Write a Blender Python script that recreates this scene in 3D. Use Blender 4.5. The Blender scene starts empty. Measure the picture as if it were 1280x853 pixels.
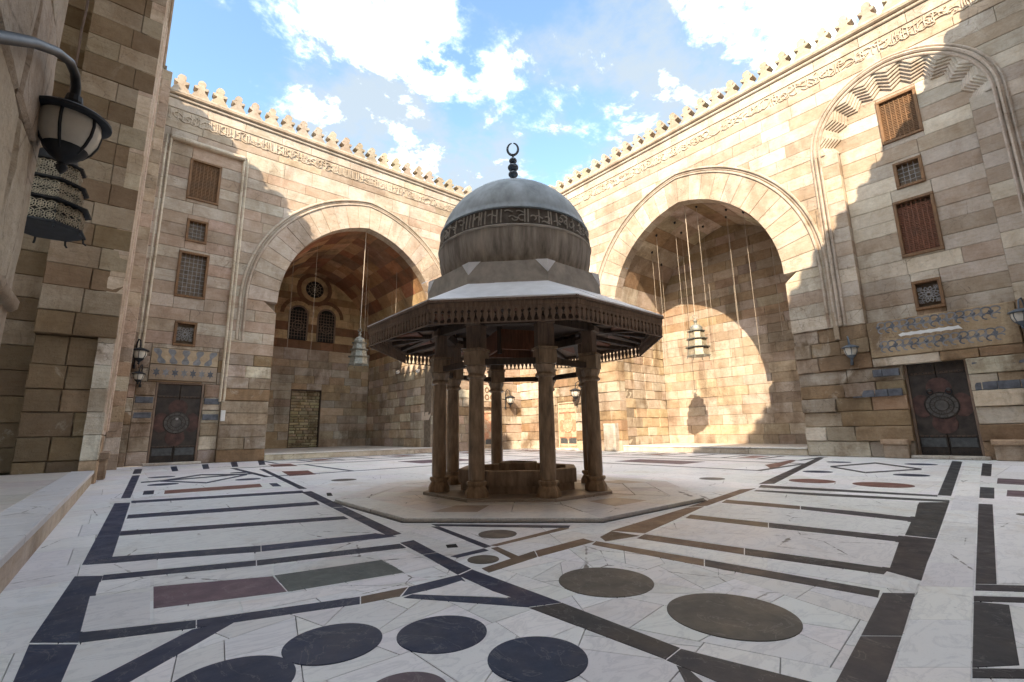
import bpy, math, random
from mathutils import Vector, Matrix
from mathutils.noise import noise as noise3
R = math.radians
random.seed(7)
sc = bpy.context.scene
COL = sc.collection

# ---------------------------------------------------------------- camera, sky, sun, exposure
YAW, PITCH, ROLL = R(40.16), R(11.07), R(-0.94)
fw = Vector((math.sin(YAW), math.cos(YAW), 0)); rt = Vector((math.cos(YAW), -math.sin(YAW), 0)); up = Vector((0, 0, 1))
Fv = fw*math.cos(PITCH) + up*math.sin(PITCH); Uv = -fw*math.sin(PITCH) + up*math.cos(PITCH)
Rv = rt*math.cos(ROLL) + Uv*math.sin(ROLL); U2 = -rt*math.sin(ROLL) + Uv*math.cos(ROLL)
cd = bpy.data.cameras.new('camera'); cam = bpy.data.objects.new('camera', cd); COL.objects.link(cam)
CAM = Vector((0, 0, 1.0))
cam.matrix_world = Matrix(((Rv.x, U2.x, -Fv.x, CAM.x), (Rv.y, U2.y, -Fv.y, CAM.y), (Rv.z, U2.z, -Fv.z, CAM.z), (0, 0, 0, 1)))
cd.sensor_width = 36; cd.lens = 582.5/1280*36; cd.clip_start = .05; cd.clip_end = 3000
sc.camera = cam

SUN = Vector((1.19, .757, -1.0)).normalized()
w = bpy.data.worlds.new('World'); sc.world = w; w.use_nodes = True
nt = w.node_tree; nt.nodes.clear()
def N_(t, **k):
    n = nt.nodes.new(t)
    for a, b in k.items(): setattr(n, a, b)
    return n
def math_(op, a, b=None, c=None):
    n = N_('ShaderNodeMath', operation=op)
    for i, v in enumerate((a, b, c)):
        if v is None: continue
        if isinstance(v, (int, float)): n.inputs[i].default_value = v
        else: nt.links.new(v, n.inputs[i])
    return n.outputs[0]
sky = N_('ShaderNodeTexSky', sky_type='NISHITA', sun_disc=False, sun_elevation=math.asin(-SUN.z), sun_rotation=math.atan2(-SUN.x, -SUN.y) % (2*math.pi),
         altitude=50, air_density=1.0, dust_density=.8, ozone_density=1.5)
tc = N_('ShaderNodeTexCoord'); sx = N_('ShaderNodeSeparateXYZ'); nt.links.new(tc.outputs['Generated'], sx.inputs[0])
zz = math_('ADD', math_('MAXIMUM', sx.outputs[2], 0.0), .22)
cv = N_('ShaderNodeCombineXYZ'); nt.links.new(math_('DIVIDE', sx.outputs[0], zz), cv.inputs[0]); nt.links.new(math_('DIVIDE', sx.outputs[1], zz), cv.inputs[1])
CLOUD_OFF = (15.1, 7.7, 0.0)
mp = N_('ShaderNodeMapping'); nt.links.new(cv.outputs[0], mp.inputs[0]); mp.inputs['Location'].default_value = CLOUD_OFF
def noise(scale, detail, rough, vec, dist=0):
    n = N_('ShaderNodeTexNoise'); n.inputs['Scale'].default_value = scale; n.inputs['Detail'].default_value = detail
    n.inputs['Roughness'].default_value = rough; n.inputs['Distortion'].default_value = dist; nt.links.new(vec, n.inputs['Vector']); return n.outputs['Fac']
def ramp(f, a, b, smooth=True):
    n = N_('ShaderNodeMapRange'); n.interpolation_type = 'SMOOTHSTEP' if smooth else 'LINEAR'
    n.inputs[1].default_value = a; n.inputs[2].default_value = b; nt.links.new(f, n.inputs[0]); return n.outputs[0]
n1 = noise(1.7, 12, .60, mp.outputs[0], .12)
cover = ramp(n1, .435, .57)
n2 = noise(3.0, 11, .66, mp.outputs[0], .2)
shade = ramp(n2, .48, .71)
hi = N_('ShaderNodeMix', data_type='RGBA'); nt.links.new(shade, hi.inputs[0])
hi.inputs[6].default_value = (.86, 1.0, 1.12, 1); hi.inputs[7].default_value = (23.0, 23.4, 23.6, 1)
skyc = N_('ShaderNodeMix', data_type='RGBA', blend_type='MULTIPLY'); skyc.inputs[0].default_value = 1; nt.links.new(sky.outputs[0], skyc.inputs[6]); skyc.inputs[7].default_value = (.58, .61, .56, 1)
mx = N_('ShaderNodeMix', data_type='RGBA'); nt.links.new(math_('MULTIPLY', cover, .9), mx.inputs[0]); nt.links.new(skyc.outputs[2], mx.inputs[6]); nt.links.new(hi.outputs[2], mx.inputs[7])
bg = N_('ShaderNodeBackground'); bg.inputs[1].default_value = .15; nt.links.new(mx.outputs[2], bg.inputs[0])
wo = N_('ShaderNodeOutputWorld'); nt.links.new(bg.outputs[0], wo.inputs[0])

sl = bpy.data.lights.new('sun', 'SUN'); sl.energy = 2.0; sl.angle = R(.5); sl.color = (1, .83, .62)
so = bpy.data.objects.new('sun', sl); COL.objects.link(so); so.rotation_euler = SUN.to_track_quat('-Z', 'Y').to_euler(); so.location = (-40, -25, 40)

sc.view_settings.view_transform = 'Standard'; sc.view_settings.look = 'None'; sc.view_settings.exposure = 2.45; sc.view_settings.gamma = 1
sc.view_settings.use_curve_mapping = False
sc.render.engine = 'CYCLES'
cy = sc.cycles; cy.use_denoising = True; cy.max_bounces = 6; cy.diffuse_bounces = 4; cy.glossy_bounces = 3; cy.transmission_bounces = 4
cy.caustics_reflective = False; cy.caustics_refractive = False; cy.sample_clamp_indirect = 8

# ---------------------------------------------------------------- materials
def newmat(name):
    m = bpy.data.materials.new(name); m.use_nodes = True
    t = m.node_tree; t.nodes.clear()
    o = t.nodes.new('ShaderNodeOutputMaterial'); b = t.nodes.new('ShaderNodeBsdfPrincipled'); t.links.new(b.outputs[0], o.inputs[0])
    return m, t, b
class NT:
    def __init__(s, t): s.t = t; s.pos = t.nodes.new('ShaderNodeNewGeometry').outputs['Position']
    def map(s, scale):
        n = s.t.nodes.new('ShaderNodeMapping'); s.t.links.new(s.pos, n.inputs[0]); n.inputs['Scale'].default_value = scale; return n.outputs[0]
    def noise(s, scale, detail=5, rough=.55, vec=None, dist=0):
        n = s.t.nodes.new('ShaderNodeTexNoise'); n.inputs['Scale'].default_value = scale; n.inputs['Detail'].default_value = detail
        n.inputs['Roughness'].default_value = rough; n.inputs['Distortion'].default_value = dist; s.t.links.new(vec or s.pos, n.inputs['Vector']); return n.outputs['Fac']
    def voro(s, scale, vec=None, feature='F1'):
        n = s.t.nodes.new('ShaderNodeTexVoronoi'); n.feature = feature; n.inputs['Scale'].default_value = scale; s.t.links.new(vec or s.pos, n.inputs['Vector']); return n.outputs['Distance']
    def rng(s, f, a, b, c=0., d=1.):
        n = s.t.nodes.new('ShaderNodeMapRange'); s.t.links.new(f, n.inputs[0])
        for i, v in enumerate((a, b, c, d)): n.inputs[i+1].default_value = v
        return n.outputs[0]
    def mix(s, f, a, b, mode='MIX'):
        n = s.t.nodes.new('ShaderNodeMix'); n.data_type = 'RGBA'; n.blend_type = mode
        for i, v in ((0, f), (6, a), (7, b)):
            if isinstance(v, (int, float)): n.inputs[i].default_value = v
            elif isinstance(v, tuple): n.inputs[i].default_value = v if len(v) == 4 else v + (1,)
            else: s.t.links.new(v, n.inputs[i])
        return n.outputs[2]
    def m(s, op, a, b):
        n = s.t.nodes.new('ShaderNodeMath'); n.operation = op
        for i, v in enumerate((a, b)):
            if isinstance(v, (int, float)): n.inputs[i].default_value = v
            else: s.t.links.new(v, n.inputs[i])
        return n.outputs[0]
    def attr(s, name='Col'):
        n = s.t.nodes.new('ShaderNodeAttribute'); n.attribute_name = name; return n.outputs['Color']
    def bump(s, b, h, strength=.5, dist=.02):
        n = s.t.nodes.new('ShaderNodeBump'); n.inputs['Strength'].default_value = strength; n.inputs['Distance'].default_value = dist
        s.t.links.new(h, n.inputs['Height']); s.t.links.new(n.outputs[0], b.inputs['Normal'])
def stone_mat(name, stain=(.16, .105, .06), amount=.55, bump=.6, pale=.25, rough=.92):
    m, t, b = newmat(name); k = NT(t)
    c = k.attr()
    v = k.noise(2.1, 8, .68, None, .4); c = k.mix(k.rng(v, .36, .66, 0, .65), c, k.mix(1.0, c, (.66, .575, .48), 'MULTIPLY'))
    f = k.noise(14, 5, .7); c = k.mix(k.rng(f, .35, .75, 0, .7), c, k.mix(1.0, c, (1.28, 1.26, 1.22), 'MULTIPLY'))
    s = k.noise(.55, 7, .62, None, .6); sv = k.noise(1.1, 6, .7, k.map((1, 1, .25)))
    c = k.mix(k.rng(k.m('MULTIPLY', s, sv), .23, .36, 0, amount), c, stain)
    p = k.noise(.9, 8, .68, k.map((1.3, 1.3, .8)), .8); c = k.mix(k.rng(p, .60, .72, 0, pale), c, (.66, .60, .50))
    bd_ = k.noise(3.2, 6, .7, k.map((.7, .7, 5.5)), .3); c = k.mix(k.rng(bd_, .50, .68, 0, .5), c, k.mix(1.0, c, (.74, .66, .57), 'MULTIPLY'))
    ckv = k.voro(2.3, None, 'DISTANCE_TO_EDGE'); ckm = k.m('MULTIPLY', k.rng(k.m('ADD', ckv, k.m('MULTIPLY', k.m('SUBTRACT', f, .5), .12)), 0, .02, 1, 0), k.rng(s, .50, .58)); c = k.mix(k.m('MULTIPLY', ckm, .55), c, (.14, .10, .07))
    g = k.noise(38, 4, .7); c = k.mix(k.rng(g, .56, .74, 0, .6), c, k.mix(1.0, c, (.55, .48, .42), 'MULTIPLY'))
    t.links.new(c, b.inputs['Base Color']); b.inputs['Roughness'].default_value = rough; b.inputs['Specular IOR Level'].default_value = .25
    h = k.m('ADD', k.m('MULTIPLY', k.noise(7, 7, .65), .6), k.m('MULTIPLY', k.noise(42, 4, .7), .25))
    h = k.m('SUBTRACT', h, k.m('MULTIPLY', k.rng(k.voro(16), 0, .25, 1, 0), .12))
    k.bump(b, h, bump, .045); return m
def plain_mat(name, col, rough=.6, metal=0., var=.35, scale=9, bump=.15, streak=None, spec=.5):
    m, t, b = newmat(name); k = NT(t)
    v = k.noise(scale, 6, .62, k.map(streak) if streak else None)
    dark = tuple(x*(1-var) for x in col); lite = tuple(min(1, x*(1+var)) for x in col)
    c = k.mix(k.rng(v, .3, .7), dark, lite)
    t.links.new(c, b.inputs['Base Color']); b.inputs['Roughness'].default_value = rough; b.inputs['Metallic'].default_value = metal
    b.inputs['Specular IOR Level'].default_value = spec
    k.bump(b, v, bump, .01); return m
def wood_mat(name, col, rough=.7):
    m, t, b = newmat(name); k = NT(t)
    g = k.noise(6, 8, .7, k.map((5, 5, .6)), .5); d = k.noise(2.3, 5, .6)
    c = k.mix(k.rng(g, .3, .7), tuple(x*.55 for x in col), tuple(x*1.35 for x in col))
    c = k.mix(k.rng(d, .45, .75, 0, .45), c, (.10, .075, .055))
    t.links.new(c, b.inputs['Base Color']); b.inputs['Roughness'].default_value = rough; b.inputs['Specular IOR Level'].default_value = .3
    k.bump(b, g, .35, .01); return m
def marble_mat(name, dirt=.35, rough=(.22, .5), vein=.3):
    m, t, b = newmat(name); k = NT(t)
    c = k.attr()
    vn = k.noise(2.2, 8, .62, k.map((1, 2.2, 1)), 1.8); vv = k.m('ABSOLUTE', k.m('SUBTRACT', vn, .5), 0)
    c = k.mix(k.rng(vv, 0, .045, vein, 0), c, k.mix(1.0, c, (.60, .62, .66), 'MULTIPLY'))
    cl = k.noise(1.1, 5, .6); c = k.mix(k.rng(cl, .35, .7, 0, .5), c, k.mix(1.0, c, (.90, .90, .91), 'MULTIPLY'))
    d = k.noise(.8, 7, .66, None, .7); c = k.mix(k.rng(d, .54, .70, 0, dirt), c, k.mix(1.0, c, (.74, .64, .52), 'MULTIPLY'))
    sp = k.noise(70, 3, .65); c = k.mix(k.rng(sp, .58, .75, 0, .4), c, k.mix(1.0, c, (.7, .68, .66), 'MULTIPLY'))
    ck = k.voro(1.15, None, 'DISTANCE_TO_EDGE'); wob = k.noise(9, 4, .6)
    cm = k.m('MULTIPLY', k.rng(k.m('ADD', ck, k.m('MULTIPLY', k.m('SUBTRACT', wob, .5), .05)), 0, .006, 1, 0), k.rng(k.noise(.7, 3, .5), .48, .54))
    c = k.mix(k.m('MULTIPLY', cm, .85), c, (.10, .085, .07))
    t.links.new(c, b.inputs['Base Color'])
    t.links.new(k.rng(k.noise(3, 6, .65), .3, .7, rough[0], rough[1]), b.inputs['Roughness']); b.inputs['Specular IOR Level'].default_value = .5
    h = k.m('ADD', k.m('MULTIPLY', k.noise(2.2, 4, .5), .6), k.m('MULTIPLY', k.noise(40, 4, .6), .06)); h = k.m('SUBTRACT', h, k.m('MULTIPLY', cm, .2))
    k.bump(b, h, .18, .02); return m
def dark_mat(name):
    m, t, b = newmat(name); k = NT(t); c = k.attr()
    a = k.noise(6, 9, .7, None, .6); c = k.mix(k.rng(a, .35, .68, 0, .8), c, k.mix(1.0, c, (1.7, 1.6, 1.5), 'MULTIPLY'))
    w_ = k.noise(1.3, 6, .65, None, .5); c = k.mix(k.rng(w_, .54, .72, 0, .35), c, (.10, .095, .09))
    sp = k.noise(85, 3, .7); c = k.mix(k.rng(sp, .62, .74, 0, .4), c, (.16, .155, .15))
    vn = k.m('ABSOLUTE', k.m('SUBTRACT', k.noise(1.9, 8, .6, k.map((1.4, 1, 1)), 1.6), .5), 0); c = k.mix(k.rng(vn, 0, .010, .28, 0), c, (.36, .35, .34))
    t.links.new(c, b.inputs['Base Color']); t.links.new(k.rng(k.noise(3.5, 6, .65), .3, .7, .36, .66), b.inputs['Roughness']); b.inputs['Specular IOR Level'].default_value = .3
    k.bump(b, k.m('ADD', k.noise(3, 5, .6), k.m('MULTIPLY', k.noise(60, 4, .65), .12)), .16, .02); return m
M = {}
M['stone'] = stone_mat('limestone_ashlar', amount=.42, pale=.2)
M['stone_low'] = stone_mat('weathered_limestone', amount=.8, bump=1.0, pale=.55)
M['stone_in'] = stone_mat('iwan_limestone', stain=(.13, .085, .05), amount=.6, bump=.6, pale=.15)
M['mortar'] = plain_mat('mortar', (.20, .155, .11), .95, scale=6)
M['marble'] = marble_mat('floor_marble', dirt=.5, rough=(.32, .62), vein=.35)
M['dark'] = dark_mat('dark_floor_stone')
M['bed'] = plain_mat('floor_bedding', (.13, .115, .10), .95)
M['earth'] = plain_mat('earth', (.22, .18, .13), .95, scale=.6)
M['lead'] = plain_mat('dome_lead', (.36, .41, .44), .62, .0, .38, 2.6, .3, (1.5, 1.5, .7))
M['bulb'] = plain_mat('stained_dome_plaster', (.34, .305, .265), .85, 0, .55, 5, .3, (1.6, 1.6, .22))
M['band'] = plain_mat('sooty_dome_band', (.13, .115, .10), .85, 0, .4, 8, .2)
M['collar'] = plain_mat('weathered_lead_collar', (.42, .385, .335), .75, 0, .3, 4, .25)
M['white_lead'] = plain_mat('pale_roof_sheet', (.84, .85, .87), .5, 0, .1, 4, .1)
M['wood'] = wood_mat('dark_old_wood', (.235, .165, .12))
M['wood_red'] = wood_mat('red_brown_wood', (.20, .082, .045))
M['wood_frame'] = wood_mat('brown_window_wood', (.21, .115, .055))
M['wood_black'] = wood_mat('sooty_beam_wood', (.085, .058, .042))
M['col'] = plain_mat('column_stone', (.34, .24, .155), .38, 0, .45, 7, .25, (2.2, 2.2, .5))
M['basin'] = plain_mat('basin_stone', (.33, .245, .175), .6, 0, .45, 6, .25, (1.5, 1.5, .5))
M['iron'] = plain_mat('dark_iron', (.020, .022, .026), .55, .1, .4, 14, .1, None, .3)
M['bluegrey'] = plain_mat('blue_grey_lamp_paint', (.09, .115, .145), .45, .3, .3, 14, .1)
M['grille'] = plain_mat('pale_iron_grille', (.34, .32, .30), .6, .2, .2, 14, .1)
M['black'] = plain_mat('dark_interior', (.012, .011, .010), .9)
M['glass'] = plain_mat('frosted_lamp_glass', (.56, .53, .46), .25, 0, .15, 6, .05)
M['verdigris'] = plain_mat('old_lantern_metal', (.27, .27, .235), .5, .35, .4, 10, .15)
M['lantern_dark'] = plain_mat('dark_bronze_lantern', (.085, .072, .055), .45, .6, .5, 10, .15)
M['lantern_panel'] = plain_mat('dull_brass_panel', (.33, .275, .195), .5, .3, .4, 10, .1)
M['rope'] = plain_mat('pale_rope', (.42, .35, .27), .85, 0, .2, 30, .2)
M['chain'] = plain_mat('rusty_chain', (.12, .075, .05), .7, .3)
M['door'] = plain_mat('dark_bronze_door', (.040, .030, .023), .6, .1, .55, 4, .25)
M['door_disc'] = plain_mat('grey_door_disc', (.088, .08, .07), .55, .2, .4, 6, .25)
M['door_red'] = plain_mat('worn_red_door_paint', (.075, .035, .026), .65, 0, .55, 5, .2)
M['door_blue'] = plain_mat('worn_grey_door_panel', (.07, .073, .073), .6, 0, .35, 8, .2)
M['door_cream'] = plain_mat('faded_cream_door', (.50, .38, .26), .75, 0, .25, 5, .2)
M['door_orange'] = plain_mat('faded_orange_door_paint', (.50, .25, .15), .75, 0, .35, 6, .2)
M['slate'] = plain_mat('blue_black_stone_band', (.10, .105, .12), .6, 0, .5, 5, .3)
M['inlay_grey'] = plain_mat('grey_blue_inlay', (.20, .20, .205), .75, 0, .35, 6, .3)
M['white_stone'] = plain_mat('white_marble_panel', (.70, .69, .66), .5, 0, .08, 6, .1)

# ---------------------------------------------------------------- mesh helpers
WL = {}   # object name -> world location of its local frame
def finish(o, parent, label=None, cat=None, group=None, kind=None):
    COL.objects.link(o)
    if parent is not None: o.parent = parent
    if label: o['label'] = label
    if cat: o['category'] = cat
    if group: o['group'] = group
    if kind: o['kind'] = kind
    return o
def thing(name, label, cat, loc, group=None):
    o = bpy.data.objects.new(name, None); o.empty_display_size = .2; o.location = loc
    finish(o, None, label, cat, group); WL[o.name] = Vector(loc); return o
def inset(poly, g):
    n = len(poly); L = []
    A = sum(poly[i][0]*poly[(i+1) % n][1]-poly[(i+1) % n][0]*poly[i][1] for i in range(n))
    s = 1 if A > 0 else -1
    for i in range(n):
        x0, y0 = poly[i]; x1, y1 = poly[(i+1) % n]; dx, dy = x1-x0, y1-y0; l = math.hypot(dx, dy) or 1e-9
        nx, ny = -dy/l*s, dx/l*s; L.append((x0+nx*g, y0+ny*g, dx/l, dy/l))
    out = []
    for i in range(n):
        x0, y0, ax, ay = L[i-1]; x1, y1, bx, by = L[i]; det = ax*by-ay*bx
        if abs(det) < 1e-4: out.append((x1, y1)); continue
        t = ((x1-x0)*by-(y1-y0)*bx)/det; out.append((x0+ax*t, y0+ay*t))
    return out
class Fr:
    def __init__(s, o, u, n):
        s.o = Vector(o); s.u = Vector(u); s.n = Vector(n); s.flip = s.u.cross(Vector((0, 0, 1))).dot(s.n) < 0
    def P(s, u, z, d=0.): return s.o + s.u*u + Vector((0, 0, z)) + s.n*d
class MB:
    def __init__(s): s.v = []; s.f = []; s.c = []
    def add(s, vs, fs, col=None, flip=False):
        b = len(s.v); s.v += [tuple(x) for x in vs]
        for f in fs:
            f = [b+i for i in f]; s.f.append(f[::-1] if flip else f); s.c.append(col)
        return s
    def block(s, fr, poly, d0, d1, gap=.008, ch=.015, col=None, jit=0.):
        n = len(poly); A = sum(poly[i][0]*poly[(i+1) % n][1]-poly[(i+1) % n][0]*poly[i][1] for i in range(n))
        if A < 0: poly = poly[::-1]
        a = inset(poly, gap); b = inset(poly, gap+ch)
        if jit: b = [(x+random.uniform(-jit, jit), y+random.uniform(-jit, jit)) for x, y in b]
        vs = [fr.P(u, z, d0) for u, z in a] + [fr.P(u, z, d1-ch) for u, z in a] + [fr.P(u, z, d1+(random.uniform(-jit, jit)*.5 if jit else 0)) for u, z in b]
        fs = [[2*n+i for i in range(n)]]
        for i in range(n):
            j = (i+1) % n; fs += [[i, j, n+j, n+i], [n+i, n+j, 2*n+j, 2*n+i]]
        return s.add(vs, fs, col, fr.flip)
    def rblock(s, fr, poly, d0, d1, gap, amp, col=None):
        # weathered block: rounded arrises and an uneven face
        if len(poly) != 4: return s.block(fr, poly, d0, d1, gap, .02, col)
        p = inset(poly, gap); W_ = math.hypot(p[1][0]-p[0][0], p[1][1]-p[0][1]); H_ = math.hypot(p[3][0]-p[0][0], p[3][1]-p[0][1])
        nx = max(4, min(9, int(W_/.16)+2)); nz = max(4, min(5, int(H_/.14)+2)); lin_ = lambda i, n: 0. if i == 0 else 1. if i == n else (.018/max(.2, W_ if n == nx else H_) if i == 1 else 1-.018/max(.2, W_ if n == nx else H_) if i == n-1 else (i-1)/(n-2)); vs = []; sd = random.uniform(0, 90); rr_ = [random.uniform(.3, 1.6) for _ in range(4)]
        for j in range(nz+1):
            for i in range(nx+1):
                a, b = lin_(i, nx), lin_(j, nz)
                u = (p[0][0]*(1-a)+p[1][0]*a)*(1-b)+(p[3][0]*(1-a)+p[2][0]*a)*b; z = (p[0][1]*(1-a)+p[1][1]*a)*(1-b)+(p[3][1]*(1-a)+p[2][1]*a)*b
                e = min(i, nx-i, j, nz-j); n_ = noise3(Vector((u*2.6+sd, z*2.6, sd)))*.5+noise3(Vector((u*8+sd, z*9, 3)))*.6
                d = d1+n_*amp*1.5
                cr = rr_[(0 if a < .5 else 1)+(0 if b < .5 else 2)]
                if e == 0: d = d1-.012-amp*.5*cr; u += noise3(Vector((z*6, sd, 1)))*amp*.5*(1 if 0 < j < nz else 0); z += noise3(Vector((u*6, sd, 7)))*amp*.5*(1 if 0 < i < nx else 0)
                elif (i in (1, nx-1)) and (j in (1, nz-1)): d -= amp*cr*.45
                vs.append(fr.P(u, z, d))
        m_ = nx+1; fs = [[j*m_+i, j*m_+i+1, (j+1)*m_+i+1, (j+1)*m_+i] for j in range(nz) for i in range(nx)]
        rim = [i for i in range(nx+1)]+[j*m_+nx for j in range(1, nz+1)]+[nz*m_+i for i in range(nx-1, -1, -1)]+[j*m_ for j in range(nz-1, 0, -1)]
        b0 = len(vs); vs += [Vector(vs[i])+fr.n*(d0-d1) for i in rim]; k = len(rim)
        fs += [[rim[(i+1) % k], rim[i], b0+i, b0+(i+1) % k] for i in range(k)]
        return s.add(vs, fs, col, fr.flip)
    def box(s, a, b, col=None, fr=None):
        x0, y0, z0 = a; x1, y1, z1 = b
        vs = [Vector(p) for p in ((x0, y0, z0), (x1, y0, z0), (x1, y1, z0), (x0, y1, z0), (x0, y0, z1), (x1, y0, z1), (x1, y1, z1), (x0, y1, z1))]
        return s.add(vs, [[0, 3, 2, 1], [4, 5, 6, 7], [0, 1, 5, 4], [1, 2, 6, 5], [2, 3, 7, 6], [3, 0, 4, 7]], col)
    def wbox(s, fr, u0, u1, z0, z1, d0, d1, ch=.01, col=None):
        return s.block(fr, [(u0, z0), (u1, z0), (u1, z1), (u0, z1)], d0, d1, 0, ch, col)
    def obox(s, c, ax, ay, az, col=None):
        c = Vector(c); ax = Vector(ax); ay = Vector(ay); az = Vector(az)
        vs = [c+ax*i+ay*j+az*k for k in (-1, 1) for (i, j) in ((-1, -1), (1, -1), (1, 1), (-1, 1))]
        fl = ax.cross(ay).dot(az) < 0
        return s.add(vs, [[0, 3, 2, 1], [4, 5, 6, 7], [0, 1, 5, 4], [1, 2, 6, 5], [2, 3, 7, 6], [3, 0, 4, 7]], col, fl)
    def bar(s, a, b, w, h, col=None):
        a = Vector(a); b = Vector(b); d = b-a; t = d.normalized(); up_ = Vector((0, 0, 1)) if abs(t.z) < .95 else Vector((1, 0, 0))
        x = t.cross(up_).normalized(); y = x.cross(t).normalized()
        return s.obox((a+b)/2, d/2, x*w/2, y*h/2, col)
    def lathe(s, prof, c=(0, 0, 0), n=24, a0=0., col=None, caps=True):
        c = Vector(c); vs = []; fs = []; m = len(prof)
        for r, z in prof:
            for i in range(n):
                a = a0+2*math.pi*i/n; vs.append(c+Vector((r*math.cos(a), r*math.sin(a), z)))
        for k in range(m-1):
            for i in range(n):
                j = (i+1) % n; fs.append([k*n+i, k*n+j, (k+1)*n+j, (k+1)*n+i])
        if caps: fs += [list(range(n))[::-1], [(m-1)*n+i for i in range(n)]]
        return s.add(vs, fs, col)
    def prism(s, poly, z0, z1, ch=0., col=None):
        n = len(poly); A = sum(poly[i][0]*poly[(i+1) % n][1]-poly[(i+1) % n][0]*poly[i][1] for i in range(n))
        if A < 0: poly = poly[::-1]
        b = inset(poly, ch) if ch else poly
        vs = [Vector((x, y, z0)) for x, y in poly]+[Vector((x, y, z1-ch)) for x, y in poly]
        fs = [list(range(n))[::-1]]+[[i, (i+1) % n, n+(i+1) % n, n+i] for i in range(n)]
        if ch:
            vs += [Vector((x, y, z1)) for x, y in b]; fs += [[n+i, n+(i+1) % n, 2*n+(i+1) % n, 2*n+i] for i in range(n)]+[[2*n+i for i in range(n)]]
        else: fs.append([n+i for i in range(n)])
        return s.add(vs, fs, col)
    def extr(s, fr, poly, d0, d1, col=None):   # any simple outline, extruded along the frame's normal
        n = len(poly); A = sum(poly[i][0]*poly[(i+1) % n][1]-poly[(i+1) % n][0]*poly[i][1] for i in range(n))
        if A < 0: poly = poly[::-1]
        vs = [fr.P(u, z, d0) for u, z in poly]+[fr.P(u, z, d1) for u, z in poly]
        return s.add(vs, [[n+i for i in range(n)], list(range(n))[::-1]]+[[i, (i+1) % n, n+(i+1) % n, n+i] for i in range(n)], col, fr.flip)
    def tube(s, path, r, n=8, col=None, taper=None, closed=False):
        pts = [Vector(p) for p in path]; vs = []; fs = []; m = len(pts); X = None
        for k, p in enumerate(pts):
            if closed: t = (pts[(k+1) % m]-pts[k-1]).normalized()
            else: t = (pts[min(k+1, m-1)]-pts[max(k-1, 0)]).normalized()
            if X is None:
                h = Vector((0, 0, 1)) if abs(t.z) < .9 else Vector((1, 0, 0)); X = t.cross(h).normalized()
            else: X = (X-t*X.dot(t)).normalized()
            Y = t.cross(X); rr = r*(taper[k] if taper else 1)
            for i in range(n):
                a = 2*math.pi*i/n; vs.append(p+X*(rr*math.cos(a))+Y*(rr*math.sin(a)))
        for k in range(m if closed else m-1):
            q = (k+1) % m
            for i in range(n):
                j = (i+1) % n; fs.append([k*n+i, k*n+j, q*n+j, q*n+i])
        if not closed: fs += [list(range(n))[::-1], [(m-1)*n+i for i in range(n)]]
        return s.add(vs, fs, col)
    def sweep(s, fr, path, prof, col=None):     # path in (u,z) ; prof = [(sideways offset, d)] closed outline
        m = len(path); n = len(prof); vs = []; fs = []
        for k, (u, z) in enumerate(path):
            a = path[max(k-1, 0)]; b = path[min(k+1, m-1)]; tu, tz = b[0]-a[0], b[1]-a[1]; l = math.hypot(tu, tz); nu, nz = -tz/l, tu/l
            for o, d in prof: vs.append(fr.P(u+nu*o, z+nz*o, d))
        for k in range(m-1):
            for i in range(n):
                j = (i+1) % n; fs.append([k*n+i, k*n+j, (k+1)*n+j, (k+1)*n+i])
        fs += [list(range(n))[::-1], [(m-1)*n+i for i in range(n)]]
        return s.add(vs, fs, col)
    def ribbon(s, fr, path, w, d0, d1, col=None):   # raised stroke of width w along (u,z) path
        return s.sweep(fr, path, [(-w/2, d0), (w/2, d0), (w/2*.7, d1), (-w/2*.7, d1)], col)
    def build(s, name, mat, parent=None, smooth=None, label=None, cat=None, group=None, kind=None, loc=None):
        if parent is not None: off = WL[parent.name]
        else: off = Vector(loc) if loc is not None else Vector((0, 0, 0))
        me = bpy.data.meshes.new(name); me.from_pydata([(x-off.x, y-off.y, z-off.z) for x, y, z in s.v], [], s.f)
        me.materials.append(M[mat] if isinstance(mat, str) else mat)
        if any(c is not None for c in s.c):
            at = me.color_attributes.new('Col', 'FLOAT_COLOR', 'CORNER'); buf = []
            for f, c in zip(s.f, s.c):
                c = c or (.5, .5, .5); buf += [c[0], c[1], c[2], 1.]*len(f)
            at.data.foreach_set('color', buf)
        if smooth is not None:
            me.polygons.foreach_set('use_smooth', [True]*len(me.polygons)); me.set_sharp_from_angle(angle=R(smooth))
        o = bpy.data.objects.new(name, me)
        if parent is None: o.location = off
        finish(o, parent, label, cat, group, kind); WL[o.name] = off.copy(); return o
def fixn(mb):    # outward normals for swept shapes
    return mb
def vary(c, a=.06):
    k = 1+random.uniform(-a, a)*1.6; return tuple(max(0, x*k*(1+random.uniform(-a, a)*.4)) for x in c)
# ---------------------------------------------------------------- the court: key dimensions
XR, YL, X0, Y4 = 19.16, 22.0, -.20, -1.35      # right wall, far-left wall, near-left wall, wall behind
HW = 15.2                                         # wall height to the cornice
A_C, A_R, A_S, A_H = 8.98, 4.05, 6.8, 11.48        # arch: centre on far-left wall, half span, springing, apex
B_C = 10.40                                       # arch centre on right wall
RING = 1.18
E_ = ((A_H-A_S)**2-A_R**2)/(2*A_R); RHO = A_R+E_
def half_at(z, off=0.):
    if z <= A_S: return A_R+off
    q = (RHO+off)**2-(z-A_S)**2
    return max(0., math.sqrt(q)-E_) if q > 0 else 0.
def arc_pts(n, off=0.):      # left springing over apex to right springing, relative to the centre
    a1 = math.acos(min(1, E_/(RHO+off))); out = []
    for i in range(n+1):
        t = a1*i/n; out.append((-(RHO+off)*math.cos(t)+E_, A_S+(RHO+off)*math.sin(t)))
    return out+[(-x, z) for x, z in out[-2::-1]]
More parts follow.
